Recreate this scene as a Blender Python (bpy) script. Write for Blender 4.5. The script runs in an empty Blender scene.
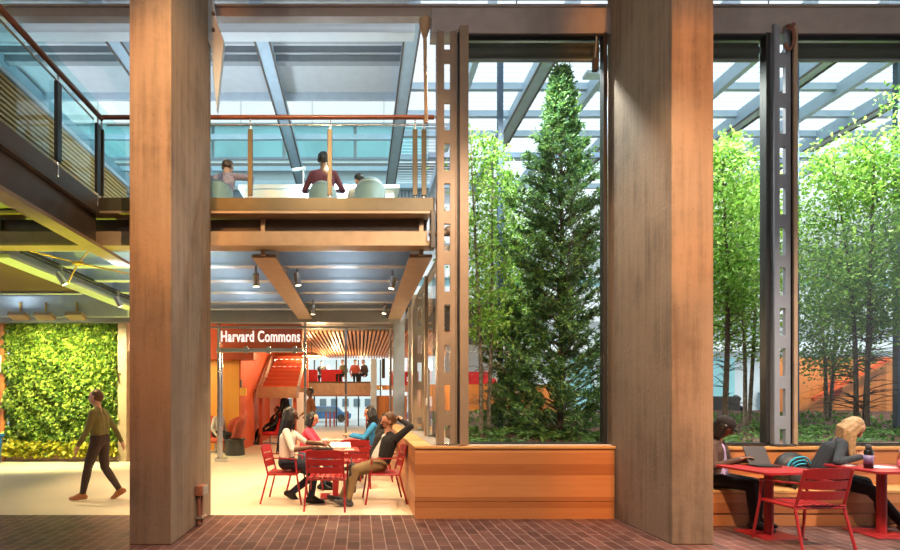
import bpy, bmesh, math, random
import numpy as np
from mathutils import Vector, Matrix, Quaternion
random.seed(7)
rng = np.random.default_rng(11)
SC = bpy.context.scene
COL = SC.collection
PI = math.pi
R = math.radians
# the hall is laid out in units of 0.909 m (camera 1.65 units above the floor);
# one pass at the end turns everything into metres.  Furniture and people are
# designed in metres and enlarged by K when they are put into the layout.
S = 0.909
K = 1.0 / S
V = Vector


def at(px, py, Y):
    return V(((px - 360) * Y / 520.0, Y, 1.65 + (400 - py) * Y / 520.0))


# ------------------------------------------------------------------ materials
M = {}


def lin(c):
    return tuple((v / 12.92 if v <= 0.04045 else ((v + 0.055) / 1.055) ** 2.4) for v in c)


def new_mat(name):
    m = bpy.data.materials.new(name)
    m.use_nodes = True
    nt = m.node_tree
    b = nt.nodes['Principled BSDF']
    M[name] = m
    return m, nt, b


def N(nt, t, **kw):
    n = nt.nodes.new(t)
    for k, v in kw.items():
        if k.startswith('i_'):
            key = k[2:]
            key = int(key) if key.isdigit() else key.replace('_', ' ')
            n.inputs[key].default_value = v
        else:
            setattr(n, k, v)
    return n


def rgba(c):
    return (c[0], c[1], c[2], 1)


def ramp(nt, fac, stops):
    r = nt.nodes.new('ShaderNodeValToRGB')
    el = r.color_ramp.elements
    while len(el) < len(stops):
        el.new(0.5)
    for e, (p, c) in zip(el, stops):
        e.position = p
        e.color = rgba(c)
    nt.links.new(fac, r.inputs[0])
    return r.outputs[0]


def coords(nt, scale=(1, 1, 1), rot=(0, 0, 0), kind='Object'):
    tc = nt.nodes.new('ShaderNodeTexCoord')
    mp = nt.nodes.new('ShaderNodeMapping')
    mp.inputs['Scale'].default_value = scale
    mp.inputs['Rotation'].default_value = rot
    nt.links.new(tc.outputs[kind], mp.inputs['Vector'])
    return mp.outputs[0]


def paint(name, c, rough=0.5, metal=0.0, var=0.08, scale=6.0, bump=0.0, srgb=False, spec=0.5):
    """plain coating with a little uneven tone"""
    if srgb:
        c = lin(c)
    m, nt, b = new_mat(name)
    v = coords(nt)
    n = N(nt, 'ShaderNodeTexNoise', i_Scale=scale, i_Detail=4.0)
    nt.links.new(v, n.inputs['Vector'])
    lo = tuple(x * (1 - var) for x in c)
    hi = tuple(min(1, x * (1 + var)) for x in c)
    nt.links.new(ramp(nt, n.outputs[0], [(0.3, lo), (0.7, hi)]), b.inputs['Base Color'])
    b.inputs['Roughness'].default_value = rough
    b.inputs['Metallic'].default_value = metal
    b.inputs['Specular IOR Level'].default_value = spec
    if bump:
        bp = N(nt, 'ShaderNodeBump', i_Strength=bump, i_Distance=0.01)
        nt.links.new(n.outputs[0], bp.inputs['Height'])
        nt.links.new(bp.outputs[0], b.inputs['Normal'])
    return m


def glow(name, c, strength):
    m, nt, b = new_mat(name)
    b.inputs['Base Color'].default_value = rgba(c)
    b.inputs['Emission Color'].default_value = rgba(c)
    b.inputs['Emission Strength'].default_value = strength
    return m


def glass(name, tint=(0.93, 0.98, 0.97), refl=1.0):
    m, nt, b = new_mat(name)
    nt.nodes.remove(b)
    out = nt.nodes['Material Output']
    tr = N(nt, 'ShaderNodeBsdfTransparent')
    tr.inputs[0].default_value = rgba(tint)
    gl = N(nt, 'ShaderNodeBsdfGlossy')
    gl.inputs['Roughness'].default_value = 0.02
    gl.inputs[0].default_value = (refl, refl, refl, 1)
    fr = N(nt, 'ShaderNodeFresnel', i_IOR=1.45)
    mx = nt.nodes.new('ShaderNodeMixShader')
    ge = N(nt, 'ShaderNodeNewGeometry')
    sb = N(nt, 'ShaderNodeMath', operation='SUBTRACT')
    sb.inputs[0].default_value = 1.0
    nt.links.new(ge.outputs['Backfacing'], sb.inputs[1])
    ml = N(nt, 'ShaderNodeMath', operation='MULTIPLY')
    nt.links.new(fr.outputs[0], ml.inputs[0])
    nt.links.new(sb.outputs[0], ml.inputs[1])
    nt.links.new(ml.outputs[0], mx.inputs[0])
    nt.links.new(tr.outputs[0], mx.inputs[1])
    nt.links.new(gl.outputs[0], mx.inputs[2])
    nt.links.new(mx.outputs[0], out.inputs['Surface'])
    return m


def leafmat(name, cols, trans=0.35, rough=0.5):
    m, nt, b = new_mat(name)
    out = nt.nodes['Material Output']
    g = N(nt, 'ShaderNodeNewGeometry')
    stops = [(i / (len(cols) - 1), c) for i, c in enumerate(cols)]
    c = ramp(nt, g.outputs['Random Per Island'], stops)
    nt.links.new(c, b.inputs['Base Color'])
    b.inputs['Roughness'].default_value = rough
    tl = N(nt, 'ShaderNodeBsdfTranslucent')
    nt.links.new(c, tl.inputs[0])
    mx = nt.nodes.new('ShaderNodeMixShader')
    mx.inputs[0].default_value = trans
    nt.links.new(b.outputs[0], mx.inputs[1])
    nt.links.new(tl.outputs[0], mx.inputs[2])
    nt.links.new(mx.outputs[0], out.inputs['Surface'])
    return m


def concrete(name, c1, c2):
    m, nt, b = new_mat(name)
    v = coords(nt, (7, 7, 0.35))
    n1 = N(nt, 'ShaderNodeTexNoise', i_Scale=1.6, i_Detail=8.0, i_Roughness=0.65)
    nt.links.new(v, n1.inputs['Vector'])
    v2 = coords(nt)
    n2 = N(nt, 'ShaderNodeTexNoise', i_Scale=1.3, i_Detail=9.0, i_Roughness=0.7)
    nt.links.new(v2, n2.inputs['Vector'])
    mxx = nt.nodes.new('ShaderNodeMix')
    mxx.data_type = 'FLOAT'
    mxx.inputs[0].default_value = 0.5
    nt.links.new(n1.outputs[0], mxx.inputs[2])
    nt.links.new(n2.outputs[0], mxx.inputs[3])
    col = ramp(nt, mxx.outputs[0], [(0.33, c2), (0.5, c1), (0.68, tuple(x * 1.25 for x in c1))])
    # bug holes left by the formwork
    vo = N(nt, 'ShaderNodeTexVoronoi', i_Scale=9.0)
    nt.links.new(v2, vo.inputs['Vector'])
    hole = ramp(nt, vo.outputs['Distance'], [(0.03, (0.35, 0.35, 0.35)), (0.075, (1, 1, 1))])
    mul = nt.nodes.new('ShaderNodeMix')
    mul.data_type = 'RGBA'
    mul.blend_type = 'MULTIPLY'
    mul.inputs[0].default_value = 1.0
    nt.links.new(col, mul.inputs[6])
    nt.links.new(hole, mul.inputs[7])
    nt.links.new(mul.outputs[2], b.inputs['Base Color'])
    b.inputs['Roughness'].default_value = 0.85
    n3 = N(nt, 'ShaderNodeTexNoise', i_Scale=30.0, i_Detail=6.0)
    nt.links.new(v2, n3.inputs['Vector'])
    add = N(nt, 'ShaderNodeMath', operation='ADD')
    nt.links.new(n3.outputs[0], add.inputs[0])
    nt.links.new(n1.outputs[0], add.inputs[1])
    bp = N(nt, 'ShaderNodeBump', i_Strength=0.28, i_Distance=0.015)
    nt.links.new(add.outputs[0], bp.inputs['Height'])
    nt.links.new(bp.outputs[0], b.inputs['Normal'])


def planks(name, cols, axis='Z', width=0.16, grain=(1.2, 1.2, 18), rough=0.4, seam=0.02):
    """boards laid side by side along `axis`, each with its own tone and grain"""
    m, nt, b = new_mat(name)
    tc = nt.nodes.new('ShaderNodeTexCoord')
    sp = N(nt, 'ShaderNodeSeparateXYZ')
    nt.links.new(tc.outputs['Object'], sp.inputs[0])
    dv = N(nt, 'ShaderNodeMath', operation='DIVIDE')
    nt.links.new(sp.outputs[axis], dv.inputs[0])
    dv.inputs[1].default_value = width
    fl = N(nt, 'ShaderNodeMath', operation='FLOOR')
    nt.links.new(dv.outputs[0], fl.inputs[0])
    wn = N(nt, 'ShaderNodeTexWhiteNoise', noise_dimensions='1D')
    nt.links.new(fl.outputs[0], wn.inputs['W'])
    mp = nt.nodes.new('ShaderNodeMapping')
    mp.inputs['Scale'].default_value = grain
    nt.links.new(tc.outputs['Object'], mp.inputs['Vector'])
    no = N(nt, 'ShaderNodeTexNoise', i_Scale=1.5, i_Detail=6.0, i_Roughness=0.6, i_Distortion=0.6)
    nt.links.new(mp.outputs[0], no.inputs['Vector'])
    mixf = nt.nodes.new('ShaderNodeMix')
    mixf.data_type = 'FLOAT'
    mixf.inputs[0].default_value = 0.45
    nt.links.new(wn.outputs[0], mixf.inputs[2])
    nt.links.new(no.outputs[0], mixf.inputs[3])
    stops = [(0.15 + 0.7 * i / (len(cols) - 1), c) for i, c in enumerate(cols)]
    col = ramp(nt, mixf.outputs[0], stops)
    fr = N(nt, 'ShaderNodeMath', operation='FRACT')
    nt.links.new(dv.outputs[0], fr.inputs[0])
    sm = ramp(nt, fr.outputs[0], [(0.0, (0.45, 0.45, 0.45)), (seam, (1, 1, 1))])
    mul = nt.nodes.new('ShaderNodeMix')
    mul.data_type = 'RGBA'
    mul.blend_type = 'MULTIPLY'
    mul.inputs[0].default_value = 1.0
    nt.links.new(col, mul.inputs[6])
    nt.links.new(sm, mul.inputs[7])
    nt.links.new(mul.outputs[2], b.inputs['Base Color'])
    b.inputs['Roughness'].default_value = rough


concrete('concrete', (0.245, 0.178, 0.125), (0.115, 0.08, 0.055))
planks('cedar', [(0.36, 0.12, 0.04), (0.50, 0.195, 0.07), (0.62, 0.275, 0.11)], 'Z', 0.138)
planks('cedar_upright', [(0.40, 0.13, 0.03), (0.58, 0.20, 0.05), (0.68, 0.27, 0.08)], 'X', 0.12, (18, 18, 1.2))
planks('cedar_light', [(0.60, 0.30, 0.10), (0.68, 0.37, 0.14), (0.72, 0.42, 0.18)], 'Y', 0.2, (1.5, 14, 1.5))
planks('amber_panel', [(0.72, 0.27, 0.03), (0.80, 0.34, 0.05), (0.85, 0.42, 0.08)], 'X', 0.28, (18, 18, 1))
planks('slat_wood', [(0.55, 0.22, 0.09), (0.62, 0.27, 0.12), (0.68, 0.33, 0.16)], 'X', 0.13, (10, 1, 10), seam=0.0)
planks('screen_wood', [(0.45, 0.24, 0.07), (0.58, 0.33, 0.10), (0.66, 0.40, 0.14)], 'Z', 0.1, (10, 1, 10), seam=0.0)
paint('balcony_wood', (0.36, 0.20, 0.12), 0.5, var=0.15)
paint('rail_wood', (0.22, 0.07, 0.035), 0.35, var=0.2, scale=3)
paint('steel_pale', (0.50, 0.58, 0.66), 0.45, var=0.06)
paint('steel_roof', (0.40, 0.51, 0.61), 0.4, var=0.06)
paint('steel_lit_tan', (0.38, 0.28, 0.19), 0.38, var=0.1)  # pale steel paint with the warm lamplight mixed into its colour
paint('steel_bronze', (0.26, 0.19, 0.135), 0.42, var=0.1)
paint('steel_navy', (0.06, 0.10, 0.17), 0.4, var=0.06)
paint('steel_header', (0.36, 0.30, 0.27), 0.42, var=0.06)
paint('steel_taupe', (0.34, 0.31, 0.31), 0.45, var=0.08)
paint('steel_brown', (0.125, 0.10, 0.085), 0.45, var=0.12)
paint('steel_grey', (0.27, 0.29, 0.31), 0.4, var=0.06)
paint('steel_bluegrey', (0.25, 0.29, 0.35), 0.4, var=0.06)
paint('frame_dark', (0.022, 0.022, 0.024), 0.4, var=0.1)
paint('bronze_post', (0.085, 0.07, 0.035), 0.4, metal=0.2, var=0.1)
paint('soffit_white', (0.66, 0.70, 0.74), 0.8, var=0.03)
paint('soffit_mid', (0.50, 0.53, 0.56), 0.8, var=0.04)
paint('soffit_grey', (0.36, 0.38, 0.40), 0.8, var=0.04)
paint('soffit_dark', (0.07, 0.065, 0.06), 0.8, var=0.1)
paint('soffit_brown', (0.085, 0.045, 0.022), 0.7, var=0.1)
paint('ceiling_pale', (0.62, 0.66, 0.72), 0.8, var=0.03)
paint('wall_orange', (0.62, 0.10, 0.022), 0.6, var=0.07, scale=2)
paint('wall_red', (0.44, 0.075, 0.028), 0.6, var=0.07, scale=2)
paint('wall_white', (0.8, 0.8, 0.8), 0.7, var=0.03)
paint('wall_pink', (0.74, 0.58, 0.54), 0.7, var=0.03)
paint('stone_white', (0.86, 0.88, 0.89), 0.8, var=0.05, scale=0.6)
paint('stone_pale', (0.62, 0.66, 0.68), 0.8, var=0.06, scale=0.5)
paint('sill_stone', (0.62, 0.60, 0.58), 0.5, var=0.06)
paint('sill_grey', (0.30, 0.27, 0.25), 0.6, var=0.1)
paint('window_teal', (0.30, 0.58, 0.62), 0.12, var=0.18, scale=0.5)
paint('window_slate', (0.16, 0.22, 0.26), 0.12, var=0.15, scale=0.7)
paint('blind_olive', (0.055, 0.06, 0.05), 0.6, var=0.1)
paint('blind_slats', (0.36, 0.36, 0.37), 0.6, var=0.1)
paint('red_metal', (0.34, 0.018, 0.022), 0.38, var=0.07)
paint('red_fabric', (0.62, 0.022, 0.028), 0.8, var=0.1)
paint('coral_fabric', (0.56, 0.10, 0.05), 0.8, var=0.1)
paint('chrome', (0.6, 0.6, 0.6), 0.25, metal=0.9, var=0.04)
paint('black', (0.014, 0.014, 0.016), 0.5, var=0.1)
paint('black_gloss', (0.01, 0.01, 0.012), 0.15, var=0.1)
paint('charcoal', (0.05, 0.05, 0.055), 0.6, var=0.1)
paint('white_plastic', (0.82, 0.82, 0.80), 0.4, var=0.02)
paint('white_paper', (0.85, 0.84, 0.82), 0.8, var=0.02)
paint('grey_shell', (0.36, 0.42, 0.44), 0.5, var=0.04)
paint('blue_plastic', (0.01, 0.10, 0.32), 0.4, var=0.05)
paint('cyan_trim', (0.03, 0.38, 0.55), 0.5, var=0.05)
paint('pink_drink', (0.70, 0.18, 0.22), 0.2, var=0.05)
paint('purple_label', (0.20, 0.16, 0.34), 0.4, var=0.1)
paint('sand_floor', (0.74, 0.65, 0.49), 0.5, var=0.06, scale=0.9)
paint('pavement', (0.45, 0.45, 0.44), 0.8, var=0.08)
paint('asphalt', (0.12, 0.12, 0.13), 0.8, var=0.1)
paint('bark', (0.10, 0.07, 0.05), 0.9, var=0.4, scale=25, bump=0.4)
paint('bark_pale', (0.22, 0.17, 0.13), 0.9, var=0.5, scale=22, bump=0.4)
paint('rust_box', (0.22, 0.09, 0.06), 0.7, var=0.2)
paint('cable_black', (0.02, 0.02, 0.02), 0.5)
paint('car_blue', (0.05, 0.16, 0.35), 0.25, var=0.03)
paint('tyre', (0.015, 0.015, 0.015), 0.8)
paint('brass', (0.62, 0.38, 0.12), 0.3, metal=0.7, var=0.08)
paint('rope_tan', (0.42, 0.27, 0.15), 0.6, var=0.15)
paint('cement_board', (0.30, 0.31, 0.32), 0.7, var=0.06)
# clothes and skin
paint('skin_dark', (0.12, 0.05, 0.028), 0.5, var=0.06)
paint('skin_brown', (0.20, 0.085, 0.045), 0.5, var=0.06)
paint('skin_light', (0.62, 0.32, 0.22), 0.5, var=0.05)
paint('skin_tan', (0.50, 0.24, 0.15), 0.5, var=0.05)
paint('eye_dark', (0.02, 0.015, 0.012), 0.3)
paint('lip', (0.38, 0.10, 0.08), 0.5)
paint('hair_black', (0.008, 0.006, 0.006), 0.45, var=0.3, scale=40)
paint('hair_brown', (0.10, 0.045, 0.02), 0.5, var=0.3, scale=40)
paint('hair_blonde', (0.40, 0.26, 0.125), 0.5, var=0.3, scale=40)
paint('cloth_white', (0.78, 0.72, 0.66), 0.9, var=0.05, scale=9, bump=0.2)
paint('cloth_stripe', (0.55, 0.52, 0.50), 0.9, var=0.12, scale=30)
paint('cloth_black', (0.012, 0.011, 0.012), 0.9, var=0.2, scale=9, bump=0.2)
paint('cloth_navy', (0.018, 0.022, 0.045), 0.9, var=0.2, scale=9, bump=0.2)
paint('cloth_khaki', (0.21, 0.14, 0.065), 0.9, var=0.15, scale=9, bump=0.3)
paint('cloth_blue', (0.03, 0.22, 0.48), 0.9, var=0.15, scale=9, bump=0.2)
paint('cloth_pink', (0.68, 0.05, 0.10), 0.9, var=0.12, scale=9, bump=0.2)
paint('cloth_grey', (0.026, 0.033, 0.043), 0.9, var=0.15, scale=9, bump=0.2)
paint('cloth_brown', (0.065, 0.04, 0.033), 0.9, var=0.15, scale=9, bump=0.2)
paint('cloth_lilac', (0.36, 0.28, 0.52), 0.9, var=0.1, scale=9)
paint('cloth_maroon', (0.14, 0.03, 0.05), 0.9, var=0.15, scale=9)
paint('cloth_plum', (0.45, 0.33, 0.42), 0.9, var=0.3, scale=30)
paint('cloth_rust', (0.42, 0.15, 0.06), 0.9, var=0.15, scale=9)
paint('cloth_olive', (0.20, 0.17, 0.06), 0.9, var=0.15, scale=9)
paint('denim', (0.08, 0.12, 0.20), 0.9, var=0.15, scale=12)
paint('shoe_black', (0.01, 0.01, 0.01), 0.4)
paint('shoe_grey', (0.06, 0.06, 0.065), 0.6)
paint('shoe_orange', (0.45, 0.16, 0.05), 0.6)
paint('shoe_brown', (0.16, 0.07, 0.04), 0.5)
glow('lamp_warm', (1.0, 0.72, 0.38), 9.0)
glow('lamp_white', (1.0, 0.85, 0.62), 7.0)
glow('letters', (1.0, 0.98, 0.95), 0.9)
glass('glass_clear', (0.95, 0.985, 0.98))
glass('glass_window', (0.93, 0.97, 0.97), 0.8)
glass('glass_guard', (0.84, 0.95, 0.95))
glass('glass_bottle', (0.85, 0.7, 0.72))
leafmat('leaf_birch', [(0.09, 0.26, 0.03), (0.20, 0.42, 0.05), (0.34, 0.56, 0.09), (0.50, 0.68, 0.18)], 0.5)
leafmat('leaf_olive', [(0.07, 0.16, 0.02), (0.14, 0.28, 0.04), (0.24, 0.40, 0.06)], 0.45)
leafmat('leaf_cedar', [(0.04, 0.12, 0.055), (0.075, 0.18, 0.07), (0.13, 0.27, 0.075), (0.28, 0.45, 0.09)], 0.3)
leafmat('leaf_fern', [(0.04, 0.11, 0.02), (0.10, 0.22, 0.04), (0.20, 0.36, 0.08)], 0.35)
leafmat('leaf_rust', [(0.12, 0.05, 0.03), (0.20, 0.08, 0.05), (0.10, 0.12, 0.04)], 0.3)
leafmat('leaf_wall', [(0.035, 0.10, 0.015), (0.11, 0.22, 0.025), (0.24, 0.36, 0.04), (0.46, 0.54, 0.11)], 0.2)
leafmat('leaf_wall_yellow', [(0.50, 0.46, 0.03), (0.62, 0.55, 0.06), (0.30, 0.38, 0.03)], 0.25)


def roof_glass():
    """clear roof glass carrying thin white printed lines across the slope"""
    m, nt, b = new_mat('glass_roof')
    nt.nodes.remove(b)
    out = nt.nodes['Material Output']
    tr = N(nt, 'ShaderNodeBsdfTransparent')
    tr.inputs[0].default_value = (0.93, 0.97, 0.99, 1)
    tl = N(nt, 'ShaderNodeBsdfTranslucent')
    tl.inputs[0].default_value = (0.50, 0.58, 0.64, 1)
    tc = nt.nodes.new('ShaderNodeTexCoord')
    sp = N(nt, 'ShaderNodeSeparateXYZ')
    nt.links.new(tc.outputs['Object'], sp.inputs[0])
    mu = N(nt, 'ShaderNodeMath', operation='MULTIPLY')
    nt.links.new(sp.outputs['Y'], mu.inputs[0])
    mu.inputs[1].default_value = 1 / 0.16
    fr = N(nt, 'ShaderNodeMath', operation='FRACT')
    nt.links.new(mu.outputs[0], fr.inputs[0])
    gt = N(nt, 'ShaderNodeMath', operation='GREATER_THAN')
    nt.links.new(fr.outputs[0], gt.inputs[0])
    gt.inputs[1].default_value = 0.80
    mx = nt.nodes.new('ShaderNodeMixShader')
    nt.links.new(gt.outputs[0], mx.inputs[0])
    nt.links.new(tr.outputs[0], mx.inputs[1])
    nt.links.new(tl.outputs[0], mx.inputs[2])
    nt.links.new(mx.outputs[0], out.inputs['Surface'])


roof_glass()


def brick_floor():
    m, nt, b = new_mat('paver_brick')
    v = coords(nt, rot=(0, 0, PI / 2))
    br = N(nt, 'ShaderNodeTexBrick')
    br.inputs['Scale'].default_value = 1.0
    br.inputs['Brick Width'].default_value = 0.29
    br.inputs['Row Height'].default_value = 0.134
    br.inputs['Mortar Size'].default_value = 0.0055
    br.inputs['Mortar Smooth'].default_value = 0.2
    br.inputs['Bias'].default_value = -0.1
    br.inputs['Color1'].default_value = (0.075, 0.032, 0.030, 1)
    br.inputs['Color2'].default_value = (0.150, 0.068, 0.060, 1)
    br.inputs['Mortar'].default_value = (0.34, 0.25, 0.22, 1)
    nt.links.new(v, br.inputs['Vector'])
    n = N(nt, 'ShaderNodeTexNoise', i_Scale=3.0, i_Detail=7.0)
    nt.links.new(coords(nt), n.inputs['Vector'])
    mul = nt.nodes.new('ShaderNodeMix')
    mul.data_type = 'RGBA'
    mul.blend_type = 'MULTIPLY'
    mul.inputs[0].default_value = 1.0
    nt.links.new(br.outputs['Color'], mul.inputs[6])
    nt.links.new(ramp(nt, n.outputs[0], [(0.3, (0.7, 0.7, 0.72)), (0.7, (1.2, 1.15, 1.1))]), mul.inputs[7])
    nt.links.new(mul.outputs[2], b.inputs['Base Color'])
    b.inputs['Roughness'].default_value = 0.5
    bp = N(nt, 'ShaderNodeBump', i_Strength=0.5, i_Distance=0.006, invert=True)
    nt.links.new(br.outputs['Fac'], bp.inputs['Height'])
    nt.links.new(bp.outputs[0], b.inputs['Normal'])


brick_floor()


def soil():
    m, nt, b = new_mat('mulch')
    n = N(nt, 'ShaderNodeTexNoise', i_Scale=14.0, i_Detail=8.0, i_Roughness=0.7)
    nt.links.new(coords(nt), n.inputs['Vector'])
    nt.links.new(ramp(nt, n.outputs[0], [(0.3, (0.03, 0.018, 0.012)), (0.55, (0.11, 0.05, 0.035)), (0.75, (0.22, 0.13, 0.09))]), b.inputs['Base Color'])
    b.inputs['Roughness'].default_value = 0.95
    bp = N(nt, 'ShaderNodeBump', i_Strength=0.8, i_Distance=0.04)
    nt.links.new(n.outputs[0], bp.inputs['Height'])
    nt.links.new(bp.outputs[0], b.inputs['Normal'])


soil()


# ------------------------------------------------------------------ mesh tools
class MB:
    def __init__(s, k=1.0):
        s.v, s.f, s.sm, s.k = [], [], [], k

    def add(s, vs, fs, smooth=False):
        o = len(s.v)
        s.v += [tuple(c * s.k for c in v) for v in vs]
        s.f += [tuple(i + o for i in f) for f in fs]
        s.sm += [smooth] * len(fs)
        return s

    def box(s, x0, x1, y0, y1, z0, z1):
        vs = [(x, y, z) for z in (z0, z1) for y in (y0, y1) for x in (x0, x1)]
        return s.add(vs, [(0, 2, 3, 1), (4, 5, 7, 6), (0, 1, 5, 4), (2, 6, 7, 3), (0, 4, 6, 2), (1, 3, 7, 5)])

    def bar(s, p, q, w, h, up=(0, 0, 1)):
        """rectangular bar from p to q, w wide and h high"""
        p, q = V(p), V(q)
        d = (q - p).normalized()
        up = V(up)
        a = d.cross(up)
        if a.length < 1e-4:
            a = d.cross(V((1, 0, 0)))
        a.normalize()
        b = a.cross(d)
        a *= w / 2
        b *= h / 2
        vs = [p - a - b, p + a - b, p + a + b, p - a + b, q - a - b, q + a - b, q + a + b, q - a + b]
        return s.add(vs, [(0, 3, 2, 1), (4, 5, 6, 7), (0, 1, 5, 4), (1, 2, 6, 5), (2, 3, 7, 6), (3, 0, 4, 7)])

    def tube(s, pts, r, n=10, caps=True):
        pts = [V(p) for p in pts]
        rs = r if isinstance(r, (list, tuple)) else [r] * len(pts)
        vs, fs = [], []
        d0 = (pts[1] - pts[0]).normalized()
        a = d0.orthogonal().normalized()
        for i, p in enumerate(pts):
            if i == 0:
                d = pts[1] - pts[0]
            elif i == len(pts) - 1:
                d = pts[-1] - pts[-2]
            else:
                d = (pts[i + 1] - p).normalized() + (p - pts[i - 1]).normalized()
            d.normalize()
            a = (a - d * a.dot(d)).normalized()
            b = d.cross(a)
            for j in range(n):
                t = 2 * PI * j / n
                vs.append(p + (a * math.cos(t) + b * math.sin(t)) * rs[i])
        for i in range(len(pts) - 1):
            for j in range(n):
                k = (j + 1) % n
                fs.append((i * n + j, i * n + k, (i + 1) * n + k, (i + 1) * n + j))
        s.add(vs, fs, True)
        if caps:
            m = len(pts) - 1
            s.add(vs[:n], [tuple(range(n))[::-1]])
            s.add(vs[m * n:], [tuple(range(n))])
        return s

    def lathe(s, prof, c=(0, 0, 0), n=20):
        """profile of (radius, z) turned about the vertical through c"""
        vs, fs = [], []
        for r, z in prof:
            for j in range(n):
                t = 2 * PI * j / n
                vs.append((c[0] + r * math.cos(t), c[1] + r * math.sin(t), c[2] + z))
        for i in range(len(prof) - 1):
            for j in range(n):
                k = (j + 1) % n
                fs.append((i * n + j, i * n + k, (i + 1) * n + k, (i + 1) * n + j))
        fs.append(tuple(range(n))[::-1])
        fs.append(tuple((len(prof) - 1) * n + j for j in range(n)))
        return s.add(vs, fs, True)

    def prism(s, poly, axis, a, b):
        """polygon (2-D) pushed along axis from a to b; poly is in the other two axes, in order"""
        n = len(poly)
        def mk(u, w, t):
            return {'X': (t, u, w), 'Y': (u, t, w), 'Z': (u, w, t)}[axis]
        vs = [mk(u, w, a) for u, w in poly] + [mk(u, w, b) for u, w in poly]
        fs = [tuple(range(n))[::-1], tuple(range(n, 2 * n))]
        fs += [(i, (i + 1) % n, n + (i + 1) % n, n + i) for i in range(n)]
        return s.add(vs, fs)

    def ball(s, c, r, n=12, sq=(1, 1, 1)):
        vs, fs = [], []
        m = n // 2 + 1
        for i in range(m):
            t = PI * (i + 0.02) / (m - 1 + 0.04)
            for j in range(n):
                u = 2 * PI * j / n
                vs.append((c[0] + r * sq[0] * math.sin(t) * math.cos(u), c[1] + r * sq[1] * math.sin(t) * math.sin(u), c[2] + r * sq[2] * math.cos(t)))
        for i in range(m - 1):
            for j in range(n):
                k = (j + 1) % n
                fs.append((i * n + j, (i + 1) * n + j, (i + 1) * n + k, i * n + k))
        fs.append(tuple(range(n)))
        fs.append(tuple((m - 1) * n + j for j in range(n))[::-1])
        return s.add(vs, fs, True)

    def mesh(s, name, shift=(0, 0, 0)):
        me = bpy.data.meshes.new(name)
        vs = [(v[0] - shift[0], v[1] - shift[1], v[2] - shift[2]) for v in s.v]
        me.from_pydata(vs, [], s.f)
        me.polygons.foreach_set('use_smooth', s.sm)
        bm = bmesh.new()
        bm.from_mesh(me)
        bmesh.ops.recalc_face_normals(bm, faces=bm.faces)
        bm.to_mesh(me)
        bm.free()
        return me

    def build(s, name, mat, parent=None, local=False, bevel=0.0):
        """link as ONE mesh object; world layout coordinates unless local"""
        sh = (0, 0, 0)
        p = parent
        while p is not None and not local:
            sh = tuple(a + b for a, b in zip(sh, p.location))
            p = p.parent
        me = s.mesh(name, sh)
        return link(name, me, mat, parent, bevel)


def link(name, me, mat, parent=None, bevel=0.0):
    if mat is not None:
        for m_ in (mat if isinstance(mat, (list, tuple)) else [mat]):
            me.materials.append(M[m_])
    o = bpy.data.objects.new(name, me)
    COL.objects.link(o)
    o.parent = parent
    if bevel:
        b = o.modifiers.new('edge', 'BEVEL')
        b.width = bevel
        b.segments = 2
        b.limit_method = 'ANGLE'
    return o


def tag(o, label=None, cat=None, group=None, kind=None):
    if label:
        o['label'] = label
    if cat:
        o['category'] = cat
    if group:
        o['group'] = group
    if kind:
        o['kind'] = kind
    return o


def thing(name, label, cat, loc=(0, 0, 0), rz=0.0, group=None, kind=None):
    o = bpy.data.objects.new(name, None)
    COL.objects.link(o)
    o.empty_display_size = 0.1
    o.location = loc
    o.rotation_euler = (0, 0, rz)
    return tag(o, label, cat, group, kind)


def copy_tree(o, parent=None):
    c = o.copy()
    COL.objects.link(c)
    c.parent = parent
    for ch in [x for x in bpy.data.objects if x.parent == o]:
        copy_tree(ch, c)
    return c


def lamp(kind, loc, power, color, parent=None, aim=None, size=0.1, angle=90, blend=0.6, name='light'):
    d = bpy.data.lights.new(name, kind)
    d.energy = power
    d.color = color
    if kind == 'SPOT':
        d.spot_size = R(angle)
        d.spot_blend = blend
        d.shadow_soft_size = size
    elif kind == 'POINT':
        d.shadow_soft_size = size
    elif kind == 'AREA':
        d.shape = 'DISK'
        d.size = size
    o = bpy.data.objects.new(name, d)
    COL.objects.link(o)
    if aim is not None:
        q = (V(aim) - V(loc)).to_track_quat('-Z', 'Y')
        o.rotation_euler = q.to_euler()
    if parent is not None:
        o.parent = parent
        o.location = V(loc) - V(parent.location)
    else:
        o.location = loc
    return o

# ================================================================== SETTING
def struct(name, mb, mat, parent=None, label=None, bevel=0.0):
    o = mb.build(name, mat, parent, bevel=bevel)
    if parent is None:
        o['kind'] = 'structure'
        if label:
            o['label'] = label
    return o


struct('floor', MB().box(-16, 16, -6, 7.46, -0.12, 0), 'paver_brick', label='dark red brick paver floor of the arcade')
struct('terrazzo_floor', MB().box(-16, 1.15, 7.46, 33, -0.12, 0.0), 'sand_floor', label='pale cream polished floor under the walkway')
struct('pavement', MB().box(-34, 40, 33, 60, -0.12, -0.02).box(1.15, 40, 14.3, 33, -0.12, 0.0), 'pavement', label='grey street pavement beyond the hall')
struct('ceiling', MB().box(-16, 16, -6, 7.62, 7.50, 7.8), 'ceiling_pale', label='pale ceiling over the arcade')

# ---- concrete pillars
p = MB().box(-2.628, -2.15, 5.92, 7.50, 0, 7.50).build('concrete_pillar', 'concrete', bevel=0.012)
tag(p, 'board-marked concrete pillar left of the walkway, with a junction box low on its side', 'pillar')
p = MB().box(3.55, 4.027, 5.92, 7.47, 0, 7.50).build('concrete_pillar', 'concrete', bevel=0.012)
tag(p, 'board-marked concrete pillar at the right end of the low wooden planter wall', 'pillar')

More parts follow.
